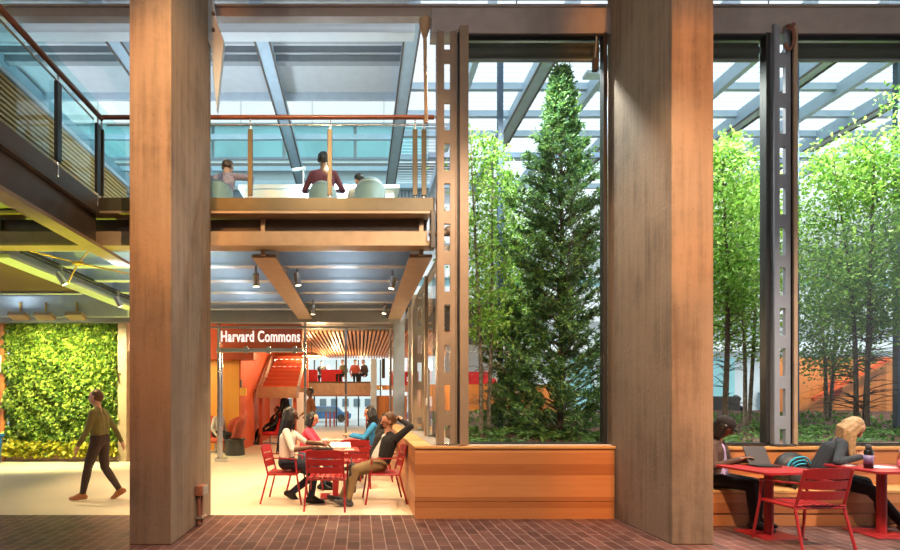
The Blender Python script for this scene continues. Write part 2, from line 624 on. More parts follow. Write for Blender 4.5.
# junction box with two conduits on the inner side of the left pillar
t = thing('junction_box', 'small rusty junction box with two conduits low on the left pillar', 'junction box', (-2.15, 6.86, 0))
MB().box(-2.15, -2.05, 6.76, 6.98, 0.40, 0.53).build('box_body', 'rust_box', t, bevel=0.006)
MB().box(-2.05, -2.035, 6.78, 6.96, 0.41, 0.52).build('cover_plate', 'cement_board', t)
for y in (6.81, 6.92):
    MB().tube([(-2.11, y, 0.41), (-2.11, y, 0.02)], 0.022).build('conduit', 'rust_box', t)
MB().box(-2.15, -2.06, 6.77, 6.97, 0.10, 0.13).build('clamp', 'chrome', t)

# bent steel plate bolted to the back of the left pillar
pl = [(-2.16, 7.44), (-2.10, 7.44), (-2.05, 7.08), (-1.93, 6.74), (-1.96, 6.42), (-2.03, 5.74), (-2.08, 6.30), (-2.10, 6.62), (-2.16, 6.76)]
t = thing('gusset_plate', 'folded grey steel plate bolted high on the back of the left pillar', 'bracket', (-2.1, 7.4, 6.4))
MB().prism(pl, 'Y', 7.36, 7.46).build('plate', 'steel_pale', t, bevel=0.005)
for x, z in ((-2.10, 7.16), (-2.10, 6.93)):
    MB().tube([(x + 0.03, 7.33, z - 0.05), (x + 0.03, 7.37, z - 0.05)], 0.022).build('bolt', 'steel_brown', t)

# ---- header beam across the hall
t = thing('header_beam', 'long horizontal steel beam under the ceiling, passing behind both pillars', 'beam', (0, 7.7, 7.2))
MB().box(-14, 14, 7.70, 7.76, 7.32, 7.47).build('web', 'steel_header', t)
MB().box(-14, 14, 7.66, 7.80, 7.46, 7.49).box(-14, 14, 7.66, 7.80, 7.30, 7.325).build('flange', 'steel_header', t)
o = MB().box(1.02, 14, 7.36, 7.60, 6.84, 7.20).build('window_head', 'steel_taupe')
tag(o, 'taupe steel panel above the tall planting-court windows', 'beam')

# ---- glass roof
gr = thing('glass_roof', 'glass roof with blue-grey rafters and printed lines', 'roof', (0, 9, 8.2), kind='structure')
xs = [-9.62, -6.99, -4.36, -1.73, 0.9, 3.53, 6.16, 8.8, 11.42]
for x in xs:
    rf = MB().box(x - 0.10, x + 0.10, 8.55, 16.2, 8.03, 8.32).box(x - 0.15, x + 0.15, 8.55, 16.2, 8.0, 8.03).build('rafter', 'steel_roof', gr)
    MB().box(x - 0.145, x - 0.115, 8.6, 16.1, 7.97, 8.0).box(x + 0.115, x + 0.145, 8.6, 16.1, 7.97, 8.0).build('edge_strip', 'steel_brown', rf)
for x in (2.2, 4.85, 7.48, 10.1, 12.7):
    MB().box(x - 0.06, x + 0.06, 8.55, 16.2, 8.05, 8.32).build('rafter', 'steel_roof', gr)
for y in (8.95, 11.0, 12.05, 12.95, 14.2, 16.1):
    MB().box(0.9, 13, y - 0.05, y + 0.05, 8.2, 8.34).build('purlin', 'steel_roof', gr)
# solid bays of the roof on the walkway side
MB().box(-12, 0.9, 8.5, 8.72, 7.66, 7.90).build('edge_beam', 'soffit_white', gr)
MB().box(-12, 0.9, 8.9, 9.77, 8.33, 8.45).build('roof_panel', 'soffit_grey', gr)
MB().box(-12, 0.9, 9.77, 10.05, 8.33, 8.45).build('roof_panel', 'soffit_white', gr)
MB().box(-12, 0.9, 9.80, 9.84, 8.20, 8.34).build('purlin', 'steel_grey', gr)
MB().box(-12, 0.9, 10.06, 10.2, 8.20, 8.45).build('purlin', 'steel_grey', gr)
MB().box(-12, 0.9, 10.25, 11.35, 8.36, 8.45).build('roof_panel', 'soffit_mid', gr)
MB().box(-12, 0.9, 11.36, 11.44, 8.22, 8.45).build('purlin', 'steel_pale', gr)
for y in (13.2, 15.0, 16.1):
    MB().box(-12, 0.9, y - 0.04, y + 0.04, 8.25, 8.38).build('purlin', 'steel_roof', gr)
MB().box(-12, 0.9, 11.4, 16.2, 8.40, 8.42).build('roof_pane', 'glass_clear', gr)
MB().add([(0.9, 8.0, 8.41), (13, 8.0, 8.41), (13, 16.2, 8.41), (0.9, 16.2, 8.41)], [(0, 1, 2, 3)]).build('roof_pane', 'glass_roof', gr)
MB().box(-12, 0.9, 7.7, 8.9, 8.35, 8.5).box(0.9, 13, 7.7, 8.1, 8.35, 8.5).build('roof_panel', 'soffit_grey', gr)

# ---- pale tower seen through the glass roof
t = thing('office_building', 'pale concrete building beyond the roof with teal window bands', 'building', (4, 24, 0))
wl = MB()
wl.box(-24, 4.5, 24, 24.5, 14.45, 21)
for z0, z1, d in ((12.55, 12.78, 0), (11.4, 11.68, -0.1), (8.9, 10.7, 0), (7.3, 7.6, -0.08), (5.3, 6.9, 0)):
    wl.box(-24, 30 if z1 < 11 else 4.5, 24 + d, 24.5, z0, z1)
wl.box(4.0, 30, 23.92, 24.5, 3.9, 4.3).box(4.0, 30, 24, 24.5, 0, 0.6)
wl.build('wall', 'stone_white', t)
MB().box(-24, 4.5, 24.35, 24.6, 10.7, 15).box(-24, 30, 24.35, 24.6, 4.6, 10.7).box(4, 30, 24.35, 24.6, 0, 4.6).build('core_wall', 'stone_pale', t)
for i, x in enumerate(np.arange(-20, 29, 3.3)):
    if x < 2:
        MB().box(x + 0.05, x + 3.2, 24.15, 24.2, 12.78, 14.45).build('window', 'window_teal', t)
        MB().box(x + 0.05, x + 3.2, 24.15, 24.2, 10.7, 11.4).build('window', 'window_slate', t)
    MB().box(x + 0.05, x + 3.2, 24.15, 24.2, 6.9, 7.3).build('window', 'window_teal', t)
    if x > 3.5:
        MB().box(x + 0.05, x + 1.1, 24.15, 24.2, 0.9, 3.6).build('window', 'window_teal', t)
        MB().box(x + 2.2, x + 2.8, 24.15, 24.2, 1.2, 2.0).build('window', 'window_slate', t)
b = MB()
for x in np.arange(-2.5, 3.5, 0.16):
    b.box(x, x + 0.07, 24.08, 24.14, 10.75, 11.35)
b.build('blind', 'blind_slats', t)
MB().box(-24, 4.5, 23.95, 24.15, 12.72, 12.84).build('ledge', 'steel_bluegrey', t)
MB().box(-24, 4.5, 23.9, 24.15, 12.36, 12.54).build('ledge', 'steel_brown', t)
b = MB()
for x in np.arange(-22, 4, 3.3):
    b.box(x - 0.03, x + 0.03, 23.97, 24.0, 14.45, 21)
b.build('joint', 'stone_pale', t)

# ================================================================== UPPER WALKWAY
mz = thing('upper_walkway', 'steel-framed upper walkway crossing behind the left pillar', 'walkway', (-2, 9, 3.8))
MB().box(-10, 1.05, 7.62, 14.0, 4.42, 4.56).build('floor_slab', 'cement_board', mz)
MB().box(-3.78, 1.08, 7.505, 7.66, 4.38, 4.57).build('kerb', 'bronze_post', mz)
MB().box(-10, 1.08, 7.505, 7.70, 4.345, 4.385).build('upper_flange', 'steel_lit_tan', mz)
MB().box(-10, 1.0, 7.78, 7.82, 4.08, 4.345).build('upper_web', 'steel_brown', mz)
MB().box(-10, 0.98, 7.56, 7.82, 3.92, 4.10).build('front_beam', 'steel_lit_tan', mz)
MB().box(-10, 1.07, 7.505, 7.78, 3.88, 3.92).box(-10, 1.02, 7.60, 7.66, 3.90, 3.98).build('lower_flange', 'steel_lit_tan', mz)
# the arm of the walkway that runs towards the viewer on the left
MB().box(-5.4, -3.80, -3, 7.6, 4.42, 4.56).build('floor_slab', 'cement_board', mz)
MB().box(-3.86, -3.76, -3, 7.52, 4.36, 4.57).build('kerb', 'steel_brown', mz)
MB().box(-3.90, -3.84, -3, 7.56, 3.90, 4.40).build('side_beam', 'steel_brown', mz)
MB().box(-3.98, -3.74, -3, 8.5, 3.84, 3.89).build('lower_flange', 'steel_lit_tan', mz)
MB().box(-3.98, -3.76, -3, 7.5, 4.33, 4.37).build('upper_flange', 'steel_brown', mz)
for xa, xb, mm in ((-5.55, -5.25, 'steel_pale'), (-1.62, -1.26, 'steel_lit_tan'), (0.74, 1.08, 'steel_lit_tan')):
    MB().box(xa, xb, 7.78, 14.0, 3.78, 3.83).box((xa + xb) / 2 - 0.03, (xa + xb) / 2 + 0.03, 7.7, 14.0, 3.80, 4.40).build('girder', mm, mz)
for y in (8.05, 9.1, 10.2, 11.3, 12.4, 13.4):
    MB().box(-10, 1.0, y, y + 0.04, 4.0, 4.42).box(-10, 1.0, y - 0.07, y + 0.11, 3.98, 4.01).build('joist', 'steel_pale', mz)
MB().box(-10, 1.2, 13.7, 13.95, 3.70, 4.4).build('rear_beam', 'steel_grey', mz)
# low soffit in front of the green wall
MB().box(-10.5, -5.6, 7.8, 10.35, 3.80, 3.86).build('soffit', 'soffit_brown', mz)
MB().box(-10.5, -5.56, 10.3, 10.42, 3.76, 3.86).build('soffit_edge', 'steel_pale', mz)
MB().box(-10.5, -5.5, 12.3, 12.4, 3.62, 4.1).build('fascia', 'steel_pale', mz)

# end clevis that ties the walkway to the slotted post
t = thing('clevis', 'dark steel pin bracket tying the walkway end to the slotted post', 'bracket', (1.05, 7.5, 3.95))
MB().tube([(0.98, 7.42, 4.03), (1.30, 7.42, 4.03)], 0.045).build('pin', 'steel_brown', t)
MB().box(1.00, 1.07, 7.36, 7.50, 3.80, 4.34).build('plate', 'frame_dark', t, bevel=0.01)
MB().ball((1.27, 7.42, 4.06), 0.075).build('pin_head', 'steel_brown', t)

# crossed tie rods left of the left pillar
t = thing('tie_rods', 'thin crossed tie rods meeting at a small hub under the walkway', 'tie rods', (-4.4, 8.0, 3.6))
hub = at(78, 263, 8.3)
for px, py, Y in ((30, 251, 8.0), (135, 275, 8.6), (90, 250, 8.0), (68, 283, 8.6)):
    MB().tube([hub, at(px, py, Y)], 0.012, 6).build('rod', 'brass', t)
MB().ball(hub, 0.055, sq=(1.9, 1, 0.7)).build('hub', 'brass', t)

# ---- balustrades
def post(x, y, t, z0=4.5):
    o = MB().box(x - 0.035, x + 0.035, y - 0.02, y + 0.02, 4.62, 5.58).build('post', 'bronze_post', t, bevel=0.004)
    MB().tube([(x, y, 4.42), (x, y, 5.76)], 0.012, 8).build('post_pin', 'chrome', o)


t = thing('glass_balustrade', 'glass balustrade with red-brown handrail along the front of the walkway', 'balustrade', (-1.4, 7.56, 4.56))
MB().tube([(-3.757, 7.56, 5.76), (1.08, 7.56, 5.76)], 0.033, 12).build('handrail', 'rail_wood', t)
px_ = [-3.757, -2.75, -1.594, -0.439, 0.93]
for x in px_:
    post(x, 7.56, t)
post(0.80, 7.56, t)
for a, b in zip(px_[:-1], px_[1:]):
    MB().box(a + 0.03, b - 0.03, 7.60, 7.612, 4.59, 5.66).build('glass_panel', 'glass_guard', t)
MB().box(0.96, 1.0, 7.56, 7.572, 4.59, 5.66).build('glass_panel', 'glass_guard', t)
MB().tube([(-3.7, 7.606, 5.67), (1.0, 7.606, 5.67)], 0.012, 6).build('glass_cap', 'chrome', t)

t = thing('glass_balustrade', 'glass balustrade running towards the viewer at the upper left', 'balustrade', (-3.757, 5, 4.56))
MB().tube([(-3.757, -3, 5.74), (-3.757, 7.56, 5.74)], 0.036, 12).build('handrail', 'rail_wood', t)
ys = [-1.0, 2.8, 4.6, 6.47, 7.45]
for y in ys:
    o = MB().box(-3.78, -3.735, y - 0.05, y + 0.05, 4.62, 5.60).build('post', 'frame_dark', t, bevel=0.004)
    MB().tube([(-3.757, y, 4.42), (-3.757, y, 5.74)], 0.012, 8).build('post_pin', 'chrome', o)
for a, b in zip(ys[:-1], ys[1:]):
    MB().box(-3.80, -3.788, a + 0.04, b - 0.04, 4.5, 5.64).build('glass_panel', 'glass_guard', t)
MB().tube([(-3.794, -2, 5.65), (-3.794, 7.4, 5.65)], 0.014, 6).build('glass_cap', 'chrome', t)

# slatted timber screen on the far side of the left walkway
t = thing('timber_screen', 'slatted timber screen behind the left glass balustrade', 'screen', (-5.5, 8, 4.56))
b = MB()
for z in np.arange(4.62, 6.62, 0.085):
    b.box(-5.52, -5.46, 2.0, 12.2, z, z + 0.05)
b.build('slat', 'screen_wood', t)
MB().box(-5.60, -5.56, 2.0, 12.2, 4.56, 6.64).build('backing', 'soffit_brown', t)
MB().box(-5.60, -5.42, 2.0, 12.2, 6.64, 6.72).build('top_rail', 'steel_pale', t)
o = MB().box(-5.52, -5.50, 2.0, 12.2, 6.72, 7.9).build('glass_panel', 'glass_guard', t)

# hanger rod beside the end of the handrail
t = thing('hanger_rod', 'tan hanger rod with flared top beside the right end of the handrail', 'hanger', (0.93, 7.45, 7.1))
MB().lathe([(0.085, 7.10), (0.075, 6.98), (0.035, 6.86), (0.03, 6.84)], (0.93, 7.45, 0)).build('socket', 'rope_tan', t)
MB().tube([(0.93, 7.45, 6.86), (0.95, 7.45, 5.62)], 0.028, 10).build('rod', 'rope_tan', t)

# ---- furniture on the walkway
t = thing('counter_table', 'long white counter on the upper walkway behind the glass', 'table', (-0.9, 10, 4.56))
MB().box(-2.3, 0.75, 9.8, 10.4, 5.64, 5.72).box(-2.2, 0.65, 9.86, 9.9, 4.9, 5.64).build('table_top', 'white_plastic', t, bevel=0.01)
for x in (-2.0, -0.7, 0.5):
    MB().box(x - 0.05, x + 0.05, 9.95, 10.25, 4.56, 5.64).build('leg', 'white_plastic', t)
t = thing('desk_lamp', 'white desk lamp standing on the upper walkway counter', 'lamp', (-1.1, 10.1, 5.72))
MB().lathe([(0.14, 5.72), (0.14, 5.745), (0.02, 5.76)], (-1.1, 10.1, 0)).build('base', 'white_plastic', t)
MB().tube([(-1.1, 10.1, 5.74), (-1.1, 10.1, 6.12)], 0.02).build('stem', 'white_plastic', t)
MB().bar((-1.32, 10.1, 6.12), (-1.06, 10.1, 6.15), 0.07, 0.04).build('lamp_head', 'white_plastic', t)

def tub_chair(label, x, y, rz=PI / 2, k=1.0):
    """round-backed shell chair, facing +X before it is turned"""
    t = thing('shell_chair', label, 'chair', (x, y, 4.56), rz, 'shell chairs on the walkway')
    vs, fs = [], []
    n, m = 15, 9
    for i in range(n):
        a = -1.45 + 2.9 * i / (n - 1)
        hgt = 0.40 * max(0.12, math.cos(a * 0.62)) ** 1.3
        for j in range(m):
            q = j / (m - 1)
            r = 0.245 + 0.045 * q
            vs.append((-r * math.cos(a), r * math.sin(a) * 0.95, 0.44 + hgt * q))
    for i in range(n - 1):
        for j in range(m - 1):
            fs.append((i * m + j, (i + 1) * m + j, (i + 1) * m + j + 1, i * m + j + 1))
    t.scale = (k, k, k)
    o = MB(K).add(vs, fs, True).build('backrest', 'grey_shell', t, local=True)
    s_ = o.modifiers.new('thick', 'SOLIDIFY')
    s_.thickness = 0.018
    MB(K).lathe([(0.20, 0.41), (0.245, 0.43), (0.25, 0.46), (0.21, 0.47)]).build('seat', 'grey_shell', t, local=True)
    for a in (0.8, 2.4, 3.9, 5.5):
        MB(K).tube([(0.10 * math.cos(a), 0.10 * math.sin(a), 0.42), (0.23 * math.cos(a), 0.23 * math.sin(a), 0)], 0.014, 8).build('leg', 'chrome', t, local=True)
    return t


tub_chair('white-grey shell chair with a person in maroon, seen from behind on the walkway', -0.64, 9.0, k=0.84)
tub_chair('grey rounded shell chair nearest the right end of the walkway', 0.17, 9.0, k=0.9)
tub_chair('grey shell chair just right of the left pillar on the walkway', -2.42, 8.95, k=0.84)

struct('sky_block_wall', MB().box(-16, 16, -6.3, -6.0, 0, 7.6), 'concrete', label='added unseen wall behind the viewer that cuts the sky light')  # unseen wall added to hold back sky light from behind

# ================================================================== PLANTING COURT
ct = MB()
n_x, n_y = 40, 20
vs = []
for j in range(n_y + 1):
    for i in range(n_x + 1):
        x = 1.25 + 12.5 * i / n_x
        y = 7.5 + 6.3 * j / n_y
        z = 0.93 + 0.075 * (y - 7.5) + 0.05 * math.sin(3.1 * x + y) * math.sin(2.3 * y + 1.7 * x) * min(1, (y - 7.5) * 1.5)
        vs.append((x, y, z))
fs = [(j * (n_x + 1) + i, j * (n_x + 1) + i + 1, (j + 1) * (n_x + 1) + i + 1, (j + 1) * (n_x + 1) + i) for j in range(n_y) for i in range(n_x)]
ct.add(vs, fs, True)
o = ct.build('planting_bed', 'mulch')
tag(o, 'mulch-covered earth of the planting court behind the windows', 'soil', kind='structure')

# wooden planter wall and the bench right of the pillar
t = thing('planter_wall', 'low cedar planter wall between the cream floor and the right pillar', 'planter', (2.1, 7.3, 0))
MB().box(0.763, 3.53, 7.21, 7.25, 0.245, 0.975).build('board_front', 'cedar', t)
MB().box(0.763, 3.53, 7.215, 7.25, 0.0, 0.238).build('kick_board', 'cedar', t)
MB().box(0.763, 0.80, 7.25, 13.8, 0.0, 0.975).build('board_side', 'cedar', t)
MB().box(0.745, 1.13, 7.19, 13.8, 0.975, 1.01).box(1.13, 3.54, 7.19, 7.30, 0.975, 1.01).build('coping', 'cedar_light', t, bevel=0.004)
MB().box(1.02, 1.45, 7.30, 13.8, 0.93, 1.015).build('ledge', 'sill_grey', t)
MB().box(0.80, 3.53, 7.26, 7.5, 0.0, 0.93).build('core', 'soffit_brown', t)

t = thing('wooden_bench', 'built-in cedar bench with panelled back below the right windows', 'bench', (6.6, 7, 0))
MB().box(4.03, 10.4, 6.80, 7.32, 0.425, 0.467).build('seat', 'cedar_light', t, bevel=0.005)
MB().box(4.03, 10.4, 6.80, 6.83, 0.17, 0.42).build('seat_front', 'cedar', t)
MB().box(4.03, 10.4, 6.815, 6.84, 0.0, 0.163).build('kick_board', 'cedar', t)
MB().box(4.03, 10.4, 7.28, 7.32, 0.467, 0.955).build('backrest', 'cedar', t)
MB().box(4.03, 10.4, 7.25, 7.40, 0.955, 0.995).build('top_rail', 'cedar_light', t, bevel=0.004)
MB().box(4.03, 10.4, 6.84, 7.5, 0.0, 0.42).build('core', 'soffit_brown', t)

o = MB().box(1.36, 3.54, 7.30, 7.50, 0.955, 1.025).build('trim_1', 'sill_stone')
tag(o, 'pale stone sill under the left window', kind='structure')
o = MB().box(4.03, 10.4, 7.40, 7.52, 0.93, 1.02).build('trim_2', 'sill_stone')
tag(o, 'pale stone sill behind the bench', kind='structure')


def window(name, label, x0, x1, cord=None, lip=None):
    """fixed pane in a steel frame, a rolled blind under its head"""
    w = thing(name, label, None, ((x0 + x1) / 2, 7.42, 1.02), kind='structure')
    MB().box(x0, x0 + 0.05, 7.36, 7.48, 1.02, 6.86).box(x1 - 0.05, x1, 7.36, 7.48, 1.02, 6.86).box(x0, x1, 7.36, 7.48, 1.015, 1.045).box(x0, x1, 7.38, 7.48, 6.82, 6.86).build('window_frame', 'frame_dark', w)
    MB().box(x0 + 0.05, x1 - 0.05, 7.425, 7.437, 1.045, 6.84).build('pane', 'glass_window', w)
    bl = MB().tube([(x0 + 0.06, 7.56, 6.68), (x1 - 0.06, 7.56, 6.68)], 0.10, 16).box(x0 + 0.05, x1 - 0.05, 7.50, 7.54, 6.56, 6.80).build('blind', 'blind_olive', w)
    MB().box(x0 + 0.05, x1 - 0.05, 7.49, 7.52, 6.53, 6.565).build('blind_bar', 'steel_grey', bl)
    if cord:
        c = MB().tube([(cord, 7.34, 6.78), (cord - 0.02, 7.34, 6.45)], 0.012, 6).build('blind_cord', 'steel_grey', w)
        MB().box(cord - 0.06, cord + 0.02, 7.31, 7.37, 6.29, 6.47).build('cord_weight', 'charcoal', c, bevel=0.008)
    return w


window('window_1', 'tall fixed window between the slotted post and the right pillar', 1.38, 3.50, cord=3.34)
MB().box(1.40, 1.52, 7.28, 7.36, 1.02, 6.9).build('jamb', 'steel_bronze', bpy.data.objects['window_1'])
window('window_2', 'tall window just right of the right pillar', 4.05, 5.80)
window('window_3', 'tall window at the right edge', 6.12, 10.3)
MB().box(6.08, 6.13, 7.28, 7.36, 1.02, 6.9).build('jamb', 'steel_lit_tan', bpy.data.objects['window_3'])


def slotted_post(label, x0, x1, y, mat, z0, z1, first, period=0.57, hole=0.39, axis='X'):
    """steel post of two flanges and a web plate with long slots cut through it"""
    t = thing('slotted_post', label, 'post', ((x0 + x1) / 2, y, z0))
    w = x1 - x0
    a, b = x0 + w * 0.36, x0 + w * 0.70
    m = MB().box(x0, a, y, y + 0.05, z0, z1).box(b, x1, y, y + 0.05, z0, z1)
    z = z0
    k = first
    while k - hole > z0:
        k -= period
    segs = []
    while k < z1:
        segs.append((z, min(k, z1)))
        z = k + hole
        k += period
    segs.append((min(z, z1), z1))
    for p_, q_ in segs:
        if q_ > p_ + 0.01:
            m.box(a, b, y, y + 0.05, p_, q_)
    m.build('web', mat, t)
    MB().box(x0 - 0.012, x0, y - 0.03, y + 0.14, z0, z1).build('flange', mat, t)
    MB().box(x1, x1 + 0.012, y - 0.03, y + 0.14, z0, z1).build('flange', mat, t)
    MB().box(x0 - 0.03, x1 + 0.03, y - 0.06, y + 0.16, z0, z0 + 0.025).build('foot_plate', 'chrome', t)
    return t


slotted_post('tan slotted steel post at the front corner of the planting court', 1.10, 1.35, 7.34, 'steel_bronze', 1.01, 6.86, 1.47)
slotted_post('tan slotted steel post second back along the ledge of the planter wall', 1.10, 1.36, 10.8, 'steel_lit_tan', 1.01, 3.84, 1.47)
slotted_post('blue-grey slotted steel post between the two right windows', 5.84, 6.08, 7.34, 'steel_bluegrey', 1.01, 6.95, 1.42)
t = thing('shackle', 'small rusty shackle hanging at the head of the blue-grey post', 'shackle', (5.98, 7.28, 6.75))
MB().tube([V((6.0 + 0.07 * math.cos(a), 7.27, 6.72 + 0.17 * math.sin(a))) for a in np.linspace(-2.6, 2.0, 12)], 0.022, 8).build('ring', 'rust_box', t)
MB().tube([(5.98, 7.25, 6.84), (6.08, 7.30, 6.92)], 0.03, 8).build('pin', 'rust_box', t)

# glazed side of the court along the planter wall
w = thing('window_4', 'glazed side wall of the planting court above the long ledge', None, (1.25, 10.5, 1), kind='structure')
MB().box(1.24, 1.252, 7.55, 13.8, 1.03, 3.84).build('pane', 'glass_clear', w)
MB().box(1.20, 1.29, 7.5, 13.8, 3.80, 3.88).build('window_frame', 'steel_grey', w)
for y in (9.2, 12.3):
    MB().box(1.14, 1.20, y - 0.03, y + 0.03, 1.01, 3.84).build('mullion', 'steel_lit_tan', w)
o = MB().box(0.88, 1.18, 13.72, 13.98, 0.0, 3.75).build('steel_column', 'steel_grey', bevel=0.01)
tag(o, 'grey steel column at the far end of the planter wall', 'column')
o = MB().tube([(1.17, 9.05, 1.62), (1.15, 9.05, 1.62)], 0.07, 16).build('door_button', 'white_plastic')
tag(o, 'round white button on a plate beside the ledge', 'button')
MB().box(1.175, 1.2, 8.95, 9.17, 1.0, 2.2).build('plate', 'steel_grey', o)

# thin inner steel frame among the trees
t = thing('inner_frame', 'thin dark steel frame of posts and a crossbar among the trees', 'frame', (5, 9.9, 1))
for x in (2.67, 4.75, 8.28, 10.25):
    MB().box(x - 0.05, x + 0.05, 9.86, 9.96, 1.0, 8.2).build('post', 'steel_navy', t)
MB().box(1.3, 12.5, 9.88, 9.94, 6.26, 6.36).build('crossbar', 'steel_navy', t)

# timber walls at the back of the court
o = MB().box(1.25, 5.2, 13.3, 13.4, 0.0, 2.05).build('timber_wall', 'cedar_upright')
tag(o, 'low orange timber wall at the back of the left window court', 'wall')
o = MB().box(10.55, 15, 13.3, 13.4, 0.0, 2.75).build('timber_wall', 'cedar_upright')
tag(o, 'taller orange timber wall seen through the right window', 'wall')
o = MB().bar((11.4, 13.1, 1.66), (13.3, 13.1, 2.68), 0.07, 0.10).build('sloping_handrail', 'wall_orange')
tag(o, 'orange handrail sloping up across the right timber wall', 'handrail')
o = MB().tube([(12.05, 13.22, 1.95), (12.05, 13.28, 1.95)], 0.22, 28).build('round_sign', 'wall_red')
tag(o, 'dark red disc fixed on the right timber wall', 'sign')
o = MB().box(9.1, 9.95, 13.6, 14.2, 0.0, 1.75).build('planter_box', 'charcoal', bevel=0.02)
tag(o, 'dark planter box outside behind the narrow right window', 'planter')
o = MB().box(3.15, 3.95, 15.0, 15.8, 2.05, 2.28).build('lounge_sofa', 'red_fabric', bevel=0.06)
tag(o, 'red sofa seen through the left window above the timber wall', 'sofa')
MB().box(3.15, 3.95, 15.5, 15.85, 2.2, 2.50).build('backrest', 'red_fabric', o, bevel=0.05)
o = MB().box(1.25, 5.2, 14.6, 16.2, 1.9, 2.05).build('gallery_floor', 'balcony_wood')
tag(o, 'gallery floor carrying the red sofa behind the court', 'platform')
for x in (1.5, 4.9):
    MB().box(x, x + 0.2, 14.7, 14.9, 0.0, 1.9).build('leg', 'steel_grey', o)

# ================================================================== PLANTS
def leaves(pts, dirs, size, ratio=0.5, jit=0.5, fold=0.25):
    """one folded leaf blade at each point (numpy, thousands at once)"""
    n = len(pts)
    d = dirs / (np.linalg.norm(dirs, axis=1, keepdims=True) + 1e-9)
    d = d + rng.normal(0, jit, (n, 3))
    d /= np.linalg.norm(d, axis=1, keepdims=True)
    u = rng.normal(0, 1, (n, 3))
    a = np.cross(d, u)
    a /= np.linalg.norm(a, axis=1, keepdims=True) + 1e-9
    nn = np.cross(a, d)
    sz = (size * rng.uniform(0.65, 1.3, n))[:, None]
    tip = pts + d * sz
    mid = pts + d * sz * 0.45
    l = mid + a * sz * ratio * 0.5 + nn * sz * fold * 0.4
    r = mid - a * sz * ratio * 0.5 + nn * sz * fold * 0.4
    v = np.stack([pts, r, tip, l], 1).reshape(-1, 3)
    i = np.arange(n) * 4
    f = np.concatenate([np.stack([i, i + 1, i + 2], 1), np.stack([i, i + 2, i + 3], 1)])
    return v, f


def leaf_mesh(name, v, f, mat, parent, shift):
    me = bpy.data.meshes.new(name)
    v = v - np.array(shift)
    me.vertices.add(len(v))
    me.vertices.foreach_set('co', v.ravel())
    me.loops.add(len(f) * 3)
    me.loops.foreach_set('vertex_index', f.ravel().astype(np.int32))
    me.polygons.add(len(f))
    me.polygons.foreach_set('loop_start', np.arange(len(f), dtype=np.int32) * 3)
    me.polygons.foreach_set('loop_total', np.full(len(f), 3, dtype=np.int32))
    me.update(calc_edges=True)
    return link(name, me, mat, parent)


def broad_tree(label, x, y, h, crown0, rad, nleaf, stems=1, mat='leaf_birch', bark='bark_pale', lean=0.0, size=0.085, bare=0, group=None, depth=0.6, z0=None):
    """slim birch-like tree: trunk(s), rising twigs, leaves gathered along the twigs"""
    if z0 is None:
        z0 = 0.93 + 0.075 * (y - 7.5)
    t = thing('birch_tree', label, 'tree', (x, y, z0 - 0.05), group=group)
    tips = []
    wood = MB()
    for s_ in range(stems):
        ang = 2 * PI * s_ / max(1, stems) + 0.4
        off = 0.0 if stems == 1 else 0.09
        bx, by = x + off * math.cos(ang), y + off * math.sin(ang)
        sp = 0.0 if stems == 1 else 0.34
        pts, rs = [], []
        nseg = 9
        for i in range(nseg + 1):
            q = i / nseg
            pts.append(V((bx + sp * q * q * rad * math.cos(ang) + lean * q + 0.03 * math.sin(5 * q + s_), by + sp * q * q * rad * depth * math.sin(ang) + 0.03 * math.cos(6 * q), z0 - 0.05 + h * q)))
            rs.append((0.045 if stems == 1 else 0.034) * (1 - q) ** 0.8 + 0.006)
        mt = MB().tube(pts, rs, 8).build('trunk', bark, t)
        nb = int(30 / stems) + 8
        for b_ in range(nb):
            q = crown0 + (0.97 - crown0) * (b_ + random.random() * 0.6) / nb
            i = min(nseg - 1, int(q * nseg))
            base = pts[i].lerp(pts[i + 1], q * nseg - i)
            a = b_ * 2.4 + random.random() * 0.8
            w = rad * (0.35 + 0.75 * math.sin(PI * min(1, max(0.06, (q - crown0) / (1 - crown0) * 0.86 + 0.12)))) * random.uniform(0.6, 1.1)
            e = base + V((w * math.cos(a), w * math.sin(a) * depth, w * random.uniform(0.15, 0.55)))
            mid = base.lerp(e, 0.5) + V((0, 0, 0.05 * w))
            wood.tube([base, mid, e], [0.012, 0.008, 0.003], 5, caps=False)
            for k_ in range(10):
                f_ = random.uniform(0.25, 1.05)
                p_ = base.lerp(e, f_)
                tips.append((p_.x, p_.y, p_.z, w * 0.22 + 0.05))
        for b_ in range(bare):
            q = crown0 * random.uniform(0.25, 1.0)
            i = min(nseg - 1, int(q * nseg))
            base = pts[i].lerp(pts[i + 1], q * nseg - i)
            a = random.uniform(0, 2 * PI)
            w = rad * random.uniform(0.5, 0.9)
            e = base + V((w * math.cos(a), w * math.sin(a) * depth, w * random.uniform(-0.1, 0.25)))
            for k_ in range(3):
                g = e + V((random.uniform(-0.2, 0.2), random.uniform(-0.1, 0.1), random.uniform(-0.15, 0.15)))
                wood.tube([base, base.lerp(g, 0.5) + V((0, 0, 0.04)), g], [0.009, 0.006, 0.002], 4, caps=False)
    wood.build('branches', bark, t)
    tp = np.array(tips)
    nleaf = int(nleaf * 1.5)
    idx = rng.integers(0, len(tp), nleaf)
    pts = tp[idx, :3] + rng.normal(0, 1, (nleaf, 3)) * tp[idx, 3:4] * np.array([1, 0.8, 0.9])
    dirs = rng.normal(0, 1, (nleaf, 3)) * 0.6 + np.array([0, 0, -0.35])
    v, f = leaves(pts, dirs, np.full(nleaf, size), 0.6)
    leaf_mesh('foliage', v, f, mat, t, t.location)
    return t


